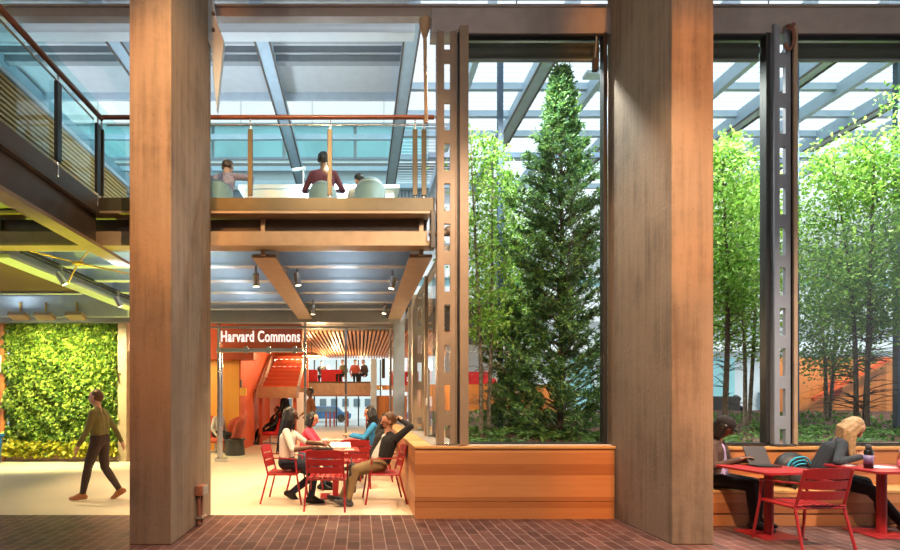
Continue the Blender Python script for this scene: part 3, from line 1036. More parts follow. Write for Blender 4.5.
def evergreen(label, x, y, h, rad, nspray, z0):
    """dense columnar evergreen: upswept sprays of small flat leaflets all the way down"""
    t = thing('evergreen_tree', label, 'tree', (x, y, z0))
    MB().tube([(x, y, z0 - 0.1), (x + 0.02, y, z0 + h * 0.5), (x, y, z0 + h * 0.97)], [0.07, 0.04, 0.008], 8).build('trunk', 'bark', t)
    P_, D_, B_ = [], [], MB()
    for i in range(nspray):
        q = (i + random.random()) / nspray
        q = q ** 0.92
        z = z0 + 0.10 + q * (h - 0.12)
        prof = rad * min(1.0, (1.02 - q) / 0.5) ** 0.95 * (0.86 + 0.14 * math.sin(11 * q + 1))
        a = i * 2.39996 + random.uniform(-0.5, 0.5)
        w = prof * random.uniform(0.55, 1.22)
        sx, sy = math.cos(a), math.sin(a)
        base = np.array([x, y, z - 0.40 * w])
        tip = np.array([x + w * sx, y + w * sy, z + 0.22 * w])
        d = tip - base
        d1 = d / np.linalg.norm(d)
        B_.tube([V(base), V(base + 0.5 * d + np.array([0, 0, -0.06 * w])), V(tip)], [0.014, 0.009, 0.002], 4, caps=False)
        side = np.array([-sy, sx, 0.0])
        for k_ in range(int(7 + 12 * w)):
            f_ = random.uniform(0.28, 1.0)
            c0 = base + d * f_
            sd = random.choice((-1, 1)) * random.uniform(0.2, 1.0)
            dr = d1 * 0.8 + side * sd + np.array([0, 0, random.uniform(-0.45, 0.35)])
            dr /= np.linalg.norm(dr)
            L = random.uniform(0.12, 0.27) * (1.15 - 0.5 * f_) * (0.6 + 0.5 * min(1.0, w))
            m = 15
            g = rng.uniform(0.1, 1, (m, 1))
            P_.append(c0 + dr * L * g + rng.normal(0, 0.016, (m, 3)))
            D_.append(np.repeat((dr + np.array([0, 0, -0.15]))[None], m, 0))
    B_.build('branches', 'bark', t)
    P_, D_ = np.concatenate(P_), np.concatenate(D_)
    v, f = leaves(P_, D_, np.full(len(P_), 0.07), 0.36, 0.55)
    leaf_mesh('foliage', v, f, 'leaf_cedar', t, t.location)
    return t


evergreen('tall dark evergreen tree filling the right half of the left window', 3.42, 8.85, 6.3, 1.0, 300, 1.0)
evergreen('short dark conifer just left of the tall evergreen, behind the ferns', 2.80, 9.6, 2.4, 0.50, 80, 1.05)
broad_tree('slender light green birch at the left side of the left window', 2.15, 9.0, 5.4, 0.30, 0.50, 3000, 2, bare=8, size=0.072, group=None)
broad_tree('light birch behind the left window, just left of the evergreen', 2.95, 10.6, 5.3, 0.34, 0.55, 2600, 1, size=0.072)
broad_tree('birch with bare lower branches just right of the right pillar', 6.5, 9.25, 5.3, 0.42, 0.72, 5600, 1, bare=16, size=0.072, bark='bark')
broad_tree('bushy birch behind the blue-grey slotted post', 7.75, 10.4, 4.9, 0.30, 0.9, 5200, 2, size=0.072)
broad_tree('multi-stemmed birch in the middle of the right window', 8.85, 9.15, 5.15, 0.36, 1.0, 8200, 3, bare=14, size=0.072, bark='bark')
broad_tree('birch at the right edge with a high leafy bough', 10.0, 9.0, 6.2, 0.34, 0.85, 6000, 1, size=0.072)
broad_tree('olive-leaved young tree low behind the multi-stemmed birch', 9.9, 11.0, 3.6, 0.30, 1.1, 5200, 2, mat='leaf_olive', size=0.072)
broad_tree('olive-leaved young tree behind the birch with bare branches', 7.7, 11.6, 4.4, 0.38, 1.0, 4200, 2, mat='leaf_olive', size=0.072)
broad_tree('young tree at the back corner between birch and evergreen', 3.6, 12.2, 4.6, 0.35, 0.9, 3600, 2, mat='leaf_olive', size=0.072)


def fern_mesh(nfr, ln, mat):
    P_, D_, S_ = [], [], []
    for i in range(nfr):
        a = 2 * PI * i / nfr + random.uniform(-0.3, 0.3)
        L = ln * random.uniform(0.7, 1.1)
        for k_ in range(11):
            q = (k_ + 1) / 11
            c = np.array([math.cos(a) * L * q, math.sin(a) * L * q, L * (1.1 * q - 0.9 * q * q)])
            side = np.array([-math.sin(a), math.cos(a), 0.1])
            for s_ in (-1, 1):
                P_.append(c)
                D_.append(side * s_ + 0.5 * np.array([math.cos(a), math.sin(a), 0.1]))
                S_.append(0.32 * L * (1.08 - q) ** 0.6)
    v, f = leaves(np.array(P_), np.array(D_), np.array(S_), 0.3, 0.1)
    me_o = leaf_mesh('fern', v, f, mat, None, (0, 0, 0))
    me = me_o.data
    bpy.data.objects.remove(me_o)
    return me


FERN = [fern_mesh(11, 0.34, 'leaf_fern'), fern_mesh(9, 0.28, 'leaf_fern'), fern_mesh(10, 0.22, 'leaf_cedar')]
RUST = fern_mesh(9, 0.20, 'leaf_rust')


def soil_z(x, y):
    return 0.93 + 0.075 * (y - 7.5) + 0.05 * math.sin(3.1 * x + y) * math.sin(2.3 * y + 1.7 * x) * min(1, (y - 7.5) * 1.5)


def ferns(n, xa, xb, label, group, ya=7.85, yb=9.6):
    for i in range(n):
        x = xa + (xb - xa) * (i + random.uniform(0.1, 0.9)) / n
        y = ya + (yb - ya) * ((i * 0.618) % 1.0)
        o = bpy.data.objects.new('fern', FERN[i % 3])
        COL.objects.link(o)
        o.location = (x, y, soil_z(x, y) - 0.01)
        o.rotation_euler = (0, 0, random.uniform(0, 6))
        k_ = random.uniform(0.8, 1.25)
        o.scale = (k_, k_, k_)
        tag(o, label, 'fern', group)


ferns(17, 1.65, 3.9, 'green fern on the mulch behind the left window', 'ferns behind the left window')
ferns(9, 4.7, 6.2, 'green fern on the mulch behind the narrow window right of the pillar', 'ferns behind the narrow right window')
ferns(18, 6.5, 10.4, 'green fern on the mulch behind the wide right window', 'ferns behind the wide right window')
for x, y, lb in ((2.4, 7.95, 'rust-leaved low plant near the sill of the left window'), (5.25, 7.9, 'rust-leaved low plant behind the person in the cap')):
    o = bpy.data.objects.new('heuchera_plant', RUST)
    COL.objects.link(o)
    o.location = (x, y, soil_z(x, y))
    tag(o, lb, 'plant')
# loose low growth nobody could count
n_ = 2600
gx = rng.uniform(1.5, 11.5, n_)
gy = rng.uniform(7.7, 12.6, n_)
gp = np.array([[a, b, soil_z(a, b)] for a, b in zip(gx, gy)])
v, f = leaves(gp, rng.normal(0, 0.5, (n_, 3)) + np.array([0, 0, 1.0]), np.full(n_, 0.11), 0.5)
o = leaf_mesh('ground_cover', v, f, 'leaf_fern', None, (0, 0, 0))
tag(o, 'scattered low green growth over the mulch of the court', 'ground cover', kind='stuff')

# ---- green wall on the left
t = thing('green_wall', 'wall of living plants lit yellow-green at the left', 'green wall', (-8.0, 14.1, 0))
X0, X1, Z0, Z1 = -9.52, -6.49, 0.22, 3.98
MB().box(X0, X1, 14.12, 14.25, 0.0, 4.1).build('backing', 'soffit_dark', t)
MB().box(X0, X1, 13.98, 14.14, 0.0, 0.26).build('trough', 'balcony_wood', t)
n_ = 15000
gx = rng.uniform(X0, X1, n_)
gz = Z0 + (Z1 - Z0) * rng.uniform(0, 1, n_)
lump = 0.10 * np.sin(gx * 4.1 + np.sin(gz * 3.0) * 1.5) * np.sin(gz * 4.7 + gx) + 0.07 * np.sin(gx * 9.0 + gz * 7.0)
gy = 14.06 - rng.uniform(0, 0.10, n_) - np.clip(lump, -0.05, 0.16)
v, f = leaves(np.stack([gx, gy, gz], 1), np.tile(np.array([0, -0.8, -0.75]), (n_, 1)), np.full(n_, 0.125), 0.55, 0.45)
leaf_mesh('foliage', v, f, 'leaf_wall', t, t.location)
n_ = 900
gx = rng.uniform(X0, X1, n_)
gz = rng.uniform(0.2, 0.55, n_)
v, f = leaves(np.stack([gx, np.full(n_, 13.95) - rng.uniform(0, 0.12, n_), gz], 1), np.tile(np.array([0, -0.7, -0.6]), (n_, 1)), np.full(n_, 0.15), 0.6, 0.5)
leaf_mesh('trailing_plants', v, f, 'leaf_wall_yellow', t, t.location)

# ================================================================== COMMONS ROOM
# steel column and timber lining either side of the green wall
o = MB().box(-6.48, -6.24, 13.9, 14.15, 0, 3.8).build('steel_column', 'steel_lit_tan', bevel=0.01)
tag(o, 'steel column at the right edge of the green wall', 'column')
struct('wall_left', MB().box(-12, -9.56, 13.95, 14.1, 0, 4.1), 'cedar_upright', label='orange timber wall at the far left edge')
o = MB().box(-9.95, -9.62, 13.93, 13.95, 2.38, 2.85).build('wall_poster', 'white_paper')
tag(o, 'white notice on the timber wall at the left edge', 'poster')
MB().box(-9.90, -9.66, 13.925, 13.93, 2.45, 2.62).build('printed_panel', 'charcoal', o)
o = MB().box(-10.2, -9.58, 13.45, 13.9, 0.62, 0.80).build('wall_shelf', 'amber_panel', bevel=0.01)
tag(o, 'small yellow shelf at the left edge above the blue bin', 'shelf')
t = thing('recycling_bin', 'blue bin at the left edge of the hall', 'bin', (-9.62, 13.2, 0))
MB().prism([(-9.85, 0), (-9.25, 0), (-9.20, 0.70), (-9.90, 0.70)], 'Y', 13.0, 13.4).build('body', 'blue_plastic', t, bevel=0.03)
MB().box(-9.92, -9.18, 12.97, 13.43, 0.70, 0.78).build('lid', 'blue_plastic', t, bevel=0.02)

# glazed entrance with the lettering
w = thing('window_5', 'glazed entrance screen of the room at the back', None, (-1.5, 14.0, 0), kind='structure')
MB().box(-4.0, 0.9, 13.96, 14.04, 3.70, 3.86).build('head_rail', 'steel_grey', w)
MB().box(-4.0, 0.9, 13.94, 14.06, 3.58, 3.63).build('head_rail', 'steel_grey', w)
for x in (-3.80, -1.48, -0.38, 0.82):
    MB().box(x - 0.03, x + 0.03, 13.95, 14.05, 0, 3.7).build('mullion', 'chrome', w)
for a, b in ((-3.77, -1.51), (-1.45, -0.41), (-0.35, 0.80)):
    MB().box(a, b, 13.995, 14.005, 2.98 if a < -3 else 0.1, 3.58).build('pane', 'glass_clear', w)
d = thing('door_1', 'glass entrance doors below the white lettering', None, (-2.6, 13.98, 0), kind='structure')
MB().box(-3.85, -1.52, 13.92, 14.02, 2.93, 3.04).build('door_header', 'chrome', d, bevel=0.01)
for x in (-3.05, -2.45, -1.75):
    MB().box(x - 0.05, x + 0.05, 13.90, 13.94, 2.90, 3.08).build('patch_fitting', 'chrome', d)
MB().box(-3.76, -3.10, 13.99, 14.005, 0.08, 2.92).build('door_leaf', 'glass_clear', d)
MB().box(-3.86, -3.55, 13.80, 13.98, 0.0, 0.1).build('door_shoe', 'chrome', d)
MB().tube([(-3.70, 13.9, 0.12), (-3.70, 13.9, 2.9)], 0.03).build('pull_handle', 'chrome', d)

# white lettering
cu = bpy.data.curves.new('lettering', 'FONT')
cu.body = 'Harvard Commons'
cu.size = 0.42
cu.extrude = 0.008
cu.offset = 0.006
cu.space_character = 1.06
tmp = bpy.data.objects.new('tmp_text', cu)
COL.objects.link(tmp)
me = bpy.data.meshes.new_from_object(tmp.evaluated_get(bpy.context.evaluated_depsgraph_get()))
bpy.data.objects.remove(tmp)
wd = max(v_.co.x for v_ in me.vertices) - min(v_.co.x for v_ in me.vertices)
me.transform(Matrix.Diagonal((2.12 / wd, 0.98, 1, 1)))
me.transform(Matrix.Rotation(PI / 2, 4, 'X'))
me.materials.clear()
o = link('lettering', me, 'letters')
o.location = (-3.74, 13.93, 3.215)
tag(o, 'white lettering across the glass above the entrance', 'sign')

# orange room behind
struct('wall_back', MB().box(-9, -3.96, 17.0, 17.1, 0, 2.95), 'amber_panel', label='yellow-orange panelled wall left of the stairs')
struct('trim_3', MB().box(-9, -3.4, 16.6, 17.1, 2.95, 4.2), 'wall_red', label='orange-red upper wall over the panels')
struct('wall_right', MB().box(-3.96, -3.9, 17.0, 24, 0, 4.2), 'wall_orange', label='orange side wall of the room')
struct('wall_end', MB().box(-4.2, -3.5, 24.0, 24.2, 0, 4.4).box(-3.5, -2.4, 24.0, 24.2, 2.2, 4.4), 'wall_orange', label='orange end wall behind the stairs')
struct('trim_4', MB().box(-3.4, -1.85, 16.6, 16.7, 3.30, 4.2), 'wall_red', label='orange-red bulkhead above the stairs')
o = MB().box(-4.02, -3.35, 22.5, 22.6, 0, 2.0).build('pink_panel', 'wall_pink')
tag(o, 'pale pink panel behind the lounge chairs', 'panel')
o = MB().box(-3.35, -3.12, 22.3, 22.6, 0, 2.0).build('orange_column', 'wall_orange')
tag(o, 'orange column beside the pale pink panel', 'column')
o = MB().box(-3.10, -2.4, 23.6, 23.7, 0, 2.0).build('white_partition', 'wall_white')
tag(o, 'white partition carrying a dark poster under the stairs', 'partition')
o = MB().box(-2.98, -2.86, 23.56, 23.6, 0.65, 1.5).build('wall_poster', 'charcoal')
tag(o, 'narrow dark poster on the white partition under the stairs', 'poster')
o = MB().box(-3.92, -3.70, 16.93, 17.0, 1.80, 2.05).build('notice', 'amber_panel')
tag(o, 'small yellow notice at the corner of the orange wall', 'notice')
o = MB().box(-3.90, -3.86, 16.90, 16.99, 2.05, 2.3).build('wall_fitting', 'charcoal')
tag(o, 'thin dark fitting above the yellow notice', 'fitting')

# stairs
t = thing('staircase', 'open red staircase with lit treads above the lounge', 'staircase', (-2.9, 20.5, 0))
for i in range(8):
    y = 19.6 + 0.30 * i
    z = 2.15 + 0.17 * i
    MB().box(-3.72 + 0.03 * i, -2.35, y, y + 0.28, z, z + 0.05).build('tread', 'coral_fabric', t)
    MB().box(-3.70 + 0.03 * i, -2.37, y + 0.26, y + 0.28, z + 0.05, z + 0.17).build('riser', 'wall_red', t)
for x in (-3.74, -2.33):
    MB().bar((x, 19.5, 2.05), (x, 22.0, 3.45), 0.06, 0.28).build('stringer', 'balcony_wood', t)
MB().box(-3.75, -2.3, 18.9, 19.6, 1.72, 2.13).build('landing', 'balcony_wood', t)
for x in (-3.66, -2.40):
    MB().box(x - 0.06, x + 0.06, 19.1, 19.25, 0, 1.72).build('support', 'wall_red', t)
for i in range(6):  # white highlights on the treads, made as glowing tubes
    MB().tube([(-3.55 + i * 0.22, 21.7, 3.32), (-3.43 + i * 0.22, 21.7, 3.32)], 0.03, 8).build('tread_highlight', 'lamp_white', t)
    MB().tube([(-3.55 + i * 0.22, 21.1, 2.98), (-3.43 + i * 0.22, 21.1, 2.98)], 0.025, 8).build('tread_highlight', 'lamp_white', t)

# slatted ceiling
b = MB()
for x in np.arange(-3.3, 3.4, 0.145):
    b.box(x, x + 0.075, 18.2, 29.6, 4.02, 4.12)
o = b.build('slatted_ceiling', 'slat_wood')
tag(o, 'fan of orange timber slats forming the ceiling of the back room', 'ceiling', kind='structure')
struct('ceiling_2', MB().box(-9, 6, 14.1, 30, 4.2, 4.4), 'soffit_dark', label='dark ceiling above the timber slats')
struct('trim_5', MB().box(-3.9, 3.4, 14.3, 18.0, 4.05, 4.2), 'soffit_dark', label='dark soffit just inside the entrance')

# balcony with people and red seating
t = thing('balcony', 'timber-fronted balcony at the end of the back room', 'balcony', (-1, 30, 1.9))
MB().box(-3.5, 0.6, 29.8, 33.5, 2.30, 2.50).build('floor_slab', 'soffit_brown', t)
MB().box(-3.5, 0.6, 29.7, 29.8, 1.92, 2.62).build('front_panel', 'balcony_wood', t)
MB().box(-3.5, 0.6, 29.66, 29.84, 2.62, 2.70).build('top_rail', 'soffit_brown', t)
MB().box(-3.5, 0.6, 29.68, 29.82, 1.86, 1.92).build('lower_trim', 'rail_wood', t)
for i, (x, lb) in enumerate(((-3.1, 'red sofa at the left end of the far balcony'), (-1.65, 'red sofa in the middle of the far balcony'))):
    s_ = thing('balcony_sofa', lb, 'sofa', (x, 30.6, 2.5), group='red sofas on the balcony')
    MB().box(x - 0.62, x + 0.62, 30.3, 31.0, 2.5, 2.9).build('seat', 'red_fabric', s_, bevel=0.05)
    MB().box(x - 0.62, x + 0.62, 30.2, 30.45, 2.7, 3.42).build('backrest', 'red_fabric', s_, bevel=0.05)
struct('wall_far', MB().box(-9, 6, 33.4, 33.6, 2.3, 2.6).box(0.62, 3.6, 29.9, 30.1, 0, 1.9), 'cedar_upright', label='timber end wall right of the balcony')
o = MB().box(0.62, 0.95, 29.6, 29.9, 0, 4.0).build('steel_column', 'steel_pale', bevel=0.01)
tag(o, 'pale column at the right end of the balcony', 'column')
o = MB().box(1.25, 1.42, 29.5, 29.9, 2.9, 4.0).build('hanging_banner', 'cloth_brown')
tag(o, 'narrow dark hanging panel right of the balcony', 'banner')
o = MB().box(1.8, 3.4, 30.0, 30.6, 2.5, 3.3).build('red_wall_panel', 'red_fabric')
tag(o, 'red upholstered panel seen through the glass beside the grey column', 'panel')

# far glazing towards the street
w = thing('window_6', 'tall glazing at the street end of the back room', None, (-1, 33, 0), kind='structure')
for x in (-4.3, -2.9, -1.5, -0.1, 1.3):
    MB().box(x - 0.04, x + 0.04, 33.0, 33.1, 0, 4.2).build('mullion', 'charcoal', w)
MB().box(-4.4, 1.4, 33.04, 33.06, 0, 4.2).build('pane', 'glass_clear', w)
t = thing('street_building', 'white building across the street with a row of square windows', 'building', (-1, 44, 0))
MB().box(-14, 10, 44, 45, 0, 7).build('wall', 'stone_white', t)
for x in np.arange(-7.2, 6, 0.95):
    MB().box(x, x + 0.55, 43.94, 44.02, 1.1, 1.75).build('window', 'window_slate', t)
t = thing('parked_car', 'blue car parked in the street beyond the back room', 'car', (-2.6, 39.5, 0))
MB().prism([(-4.4, 0.25), (-0.7, 0.25), (-0.65, 0.62), (-1.3, 0.74), (-1.75, 1.18), (-3.4, 1.18), (-3.95, 0.74), (-4.45, 0.65)], 'Y', 38.7, 40.3).build('body', 'car_blue', t, bevel=0.05)
MB().prism([(-1.5, 0.76), (-1.85, 1.12), (-3.3, 1.12), (-3.7, 0.76)], 'Y', 38.68, 38.72).build('side_window', 'window_slate', t)
for x in (-1.4, -3.7):
    MB().tube([(x, 38.65, 0.3), (x, 38.85, 0.3)], 0.3, 18).build('wheel', 'tyre', t)
for i, x in enumerate((-2.1, -1.85, -1.6, -0.75, 0.4)):
    o = MB().box(x - 0.05, x + 0.05, 32.2, 32.3, 0, 0.95).build('red_post', 'wall_red')
    tag(o, 'thin dark red post near the far glazing', 'post', 'red posts at the far glazing')


# ---- lounge chairs with high curved backs (facing +X before turning)
def lounge_chair(label, x, y, rz, mat='red_fabric'):
    t = thing('lounge_chair', label, 'chair', (x, y, 0), rz, 'red lounge chairs')
    vs, fs = [], []
    n, m = 17, 9
    for i in range(n):
        a = -1.5 + 3.0 * i / (n - 1)
        for j in range(m):
            q = j / (m - 1)
            hh = 0.30 + q * (0.78 * math.cos(a * 0.55) ** 0.8)
            r = 0.36 + 0.10 * q
            vs.append((-r * math.cos(a) + 0.05 - 0.16 * q, r * math.sin(a), hh))
    for i in range(n - 1):
        for j in range(m - 1):
            fs.append((i * m + j, (i + 1) * m + j, (i + 1) * m + j + 1, i * m + j + 1))
    o = MB(K).add(vs, fs, True).build('backrest', mat, t, local=True)
    s_ = o.modifiers.new('thick', 'SOLIDIFY')
    s_.thickness = 0.05
    MB(K).lathe([(0.30, 0.30), (0.37, 0.34), (0.38, 0.41), (0.30, 0.44)], (0.06, 0, 0)).build('seat_cushion', mat, t, local=True)
    MB(K).tube([(0.03, 0, 0.02), (0.03, 0, 0.31)], 0.03).build('pedestal', 'chrome', t, local=True)
    for a in range(4):
        MB(K).tube([(0.03, 0, 0.03), (0.03 + 0.3 * math.cos(a * PI / 2 + 0.78), 0.3 * math.sin(a * PI / 2 + 0.78), 0.015)], 0.018, 8).build('foot', 'chrome', t, local=True)
    return t


lounge_chair('red high-backed lounge chair with a reclining person, under the staircase', -3.35, 19.6, -2.6)
lounge_chair('coral lounge chair by the glass door left of the black side table', -4.55, 17.6 - 1.3, -0.5, 'coral_fabric')
lounge_chair('coral lounge chair behind the black side table', -4.15, 16.35, 3.6, 'coral_fabric')
t = thing('side_table', 'low black drum table between the lounge chairs', 'table', (-3.75, 15.9, 0))
MB().lathe([(0.28, 0.0), (0.30, 0.05), (0.25, 0.42), (0.32, 0.45), (0.32, 0.48)], (-3.75, 15.6, 0), 24).build('drum', 'black', t)
MB().lathe([(0.30, 0.48), (0.30, 0.50)], (-3.75, 15.6, 0), 24).build('table_top', 'black_gloss', t)

# pendant lamps
def pendant(label, x, y, z, r):
    t = thing('pendant_lamp', label, 'lamp', (x, y, z), group='pendant lamps of the back room')
    MB().lathe([(0.04, 0.16), (r * 0.55, 0.13), (r, 0.02), (r, 0.0), (r * 0.97, 0.0)], (x, y, z), 28).build('shade', 'brass', t)
    MB().lathe([(r * 0.9, -0.004), (r * 0.9, 0.006)], (x, y, z), 24).build('diffuser', 'lamp_warm', t)
    MB().tube([(x, y, z + 0.15), (x, y, 4.1)], 0.012, 6).build('cord', 'cable_black', t)


pendant('wide lit pendant lamp in front of the balcony', -2.0, 21.5, 3.46, 0.42)
pendant('lit pendant lamp below the lettering, left of the wide one', -2.6, 20.5, 3.72, 0.30)
pendant('lit pendant lamp hanging furthest back in front of the balcony', -2.45, 25, 3.62, 0.32)

# ---- track spotlights
def spotlight(label, loc, aim, color=(1.0, 0.72, 0.42), power=260, group='track spotlights under the walkway', lit=True, angle=100, grp=True):
    t = thing('spotlight', label, 'spotlight', loc, group=group)
    d = (V(aim) - V(loc)).normalized()
    l = V(loc)
    MB().tube([l - d * 0.10, l + d * 0.12], 0.055, 14).build('housing', 'chrome', t)
    MB().tube([l + d * 0.118, l + d * 0.124], 0.048, 14).build('lens', 'lamp_warm', t)
    MB().box(l.x - 0.02, l.x + 0.02, l.y - 0.02, l.y + 0.02, l.z, l.z + 0.22).build('bracket', 'steel_grey', t)
    if power:
        lamp('SPOT', l + d * 0.16, power, color, t, aim=aim, size=0.05, angle=angle, name='spot_beam')


for xa, xb, y, nm in ((-5.2, -5.2, (7.8, 13.6), 'left'),):
    o = MB().box(-5.22, -5.18, 7.8, 13.6, 3.96, 4.0).build('light_track', 'cable_black')
    tag(o, 'black light track along the left girder', 'light track')
    b = MB().bar((-5.22, 8.0, 3.93), (-5.22, 13.4, 3.93), 0.03, 0.03).build('cable', 'cable_black', o)
WARM = (1.0, 0.70, 0.38)
spotlight('lit spotlight on the left girder, nearer to the viewer', (-5.12, 8.9, 3.74), (-3.2, 10.0, 0), WARM, 252)
spotlight('lit spotlight on the left girder, farther along near the left pillar', (-5.12, 11.0, 3.74), (-3.6, 12.0, 0), WARM, 252)
spotlight('silver spotlight on the left side of the middle girder', (-1.75, 8.75, 3.68), (-1.6, 8.9, 0), WARM, 252)
spotlight('small spotlight low on the far end of the middle girder', (-1.1, 12.2, 3.78), (-1.2, 12.4, 0), WARM, 228)
spotlight('dark spotlight on the right side of the middle girder', (-1.12, 9.3, 3.82), (-0.6, 9.4, 0), WARM, 228)
spotlight('lit spotlight beside the right girder, nearer one', (0.60, 9.6, 3.82), (-0.2, 9.3, 0), WARM, 252)
spotlight('lit spotlight beside the right girder, farther one', (0.60, 12.6, 3.86), (-0.1, 12.2, 0), WARM, 228)
YG = (1.0, 0.90, 0.42)
for x, wd_ in ((-8.0, 'left'), (-7.4, 'middle'), (-6.67, 'right')):
    t = thing('flood_lamp', wd_ + ' one of three box lamps hung above the green wall', 'lamp', (x, 12.3, 3.7), group='flood lamps above the green wall')
    MB().bar((x - 0.2, 12.2, 3.62), (x + 0.2, 12.2, 3.62), 0.26, 0.1, up=(0, 0.4, 1)).build('housing', 'steel_lit_tan', t, bevel=0.01)
    MB().tube([(x, 12.25, 3.65), (x, 12.25, 3.95)], 0.025, 8).build('bracket', 'brass', t)
    lamp('SPOT', (x, 12.3, 3.5), 460, YG, t, aim=(x - 0.45, 14.1, 1.6), size=0.12, angle=120, name='flood_beam')
# uplights added to imitate the green wall's yellow-green bounce on the beams
for x, y, lb, am, an in ((-5.7, 7.0, 'added floor uplight on the brick floor under the left arm of the walkway', (-4.7, 7.9, 3.9), 58), (-4.5, 12.2, 'added floor uplight behind the left pillar', (-5.4, 10.6, 3.8), 62)):
    t = thing('added_uplight', lb, 'lamp', (x, y, 0))
    MB().lathe([(0.09, 0.0), (0.09, 0.015), (0.07, 0.02)], (x, y, 0), 20).build('ring', 'chrome', t)
    MB().lathe([(0.06, 0.018), (0.06, 0.022)], (x, y, 0), 18).build('lens', 'lamp_white', t)
    lamp('SPOT', (x, y, 0.06), 620, (0.88, 1.0, 0.04), t, aim=am, size=0.1, angle=an, name='bounce_fill')

# ---- light of the arcade in front: recessed downlights in the ceiling
for i, (x, y) in enumerate(((-4.6, 2.2), (-1.75, 2.2), (3.0, 2.2), (6.8, 2.2))):
    t = thing('downlight', 'recessed round downlight in the arcade ceiling', 'downlight', (x, y, 7.43), group='arcade downlights')
    MB().lathe([(0.16, 7.42), (0.16, 7.44), (0.12, 7.44)], (x, y, 0), 20).build('ring', 'chrome', t)
    MB().lathe([(0.12, 7.425), (0.12, 7.43)], (x, y, 0), 20).build('lens', 'lamp_warm', t)
ORANGE = (1.0, 0.62, 0.30)
for x, pw, zs in ((-2.39, 2000, ((6.9, 0.55), (5.4, 0.75), (3.9, 0.9), (2.4, 0.75), (0.9, 0.55))), (3.79, 2500, ((6.9, 0.6), (5.4, 0.85), (3.9, 0.9), (2.4, 0.8), (0.9, 0.6)))):
    for z, k_ in zs:
        lamp('SPOT', (x, 1.2, 7.2), pw * k_ * 0.6, (1.0, 0.34, 0.05), aim=(x, 5.92, z), size=0.10, angle=20, blend=0.9, name='pillar_accent')
for x in (-4.0, 1.0, 6.0):
    lamp('POINT', (x, 3.0, 6.2), 110, (1.0, 0.86, 0.74), size=0.05, name='arcade_fill')  # neutral fill added above the view, without any fitting
lamp('SPOT', (1.9, 2.4, 7.35), 2300, (1.0, 0.68, 0.42), aim=(2.1, 7.2, 0.2), size=0.10, angle=70, name='arcade_beam')
lamp('SPOT', (6.4, 2.6, 7.35), 2700, (1.0, 0.76, 0.58), aim=(6.5, 6.6, 0.3), size=0.10, angle=54, blend=0.8, name='arcade_beam')
lamp('SPOT', (-0.8, 2.4, 7.35), 1500, (1.0, 0.62, 0.30), aim=(-0.9, 7.5, 4.1), size=0.02, angle=60, name='arcade_beam')
# unseen fill lamps added to brighten the joists and the roof steel
for x in (-8.0, -4.0, -2.6, -0.3):
    for y in (8.55, 9.65, 10.75, 11.85):
        lamp('AREA', (x, y, 3.80), 5, (0.75, 0.9, 1.0), aim=(x, y + 0.01, 5), size=0.5, name='joist_fill')
for x, y in ((-3.0, 9.8), (-0.6, 9.8), (-7, 10)):
    lamp('AREA', (x, y, 5.4), 85, (0.80, 0.93, 1.0), aim=(x, 11.5, 8.4), size=0.8, name='roof_fill')
sun = lamp('SUN', (0, 0, 20), 2.6, (1.0, 0.98, 0.94), aim=(2.5, 9, 0), name='daylight')
sun.data.angle = R(35)

# lamps of the back room
for x, y, pw in ((-1.4, 17.5, 230), (-2.2, 21.4, 250), (-1.2, 26, 300), (-6.2, 15.6, 200), (0.2, 31, 150), (-2.2, 31.2, 150)):
    lamp('POINT', (x, y, 3.35 if y < 29 else 3.8), pw, (1.0, 0.62, 0.30), size=0.2, name='room_and_fill_light')
lamp('POINT', (12.0, 12.2, 3.3), 100, (1.0, 0.66, 0.36), size=0.2, name='room_and_fill_light')  # fill added in the court to brighten the right timber wall
lamp('POINT', (2.2, 12.4, 2.9), 90, (1.0, 0.66, 0.36), size=0.2, name='room_and_fill_light')  # fill added in the court for the low timber wall
# fill lamps added under the court rafters to brighten the trees
for x, y in ((2.5, 8.3), (4.4, 9.6), (6.6, 8.4), (8.9, 8.4), (10.4, 9.2)):
    t = thing('court_fill_lamp', 'flat fill lamp added under the court rafters', 'lamp', (x, y, 7.6), group='added fill lamps of the court')
    MB().box(x - 0.25, x + 0.25, y - 0.1, y + 0.1, 7.62, 7.68).build('housing', 'steel_pale', t)
    MB().tube([(x, y, 7.68), (x, y, 8.4)], 0.01, 6).build('cord', 'cable_black', t)
    lamp('SPOT', (x, y, 7.55), 950, (1.0, 0.97, 0.90), t, aim=(x, y + 0.3, 0), size=0.1, angle=140, name='court_fill_beam')

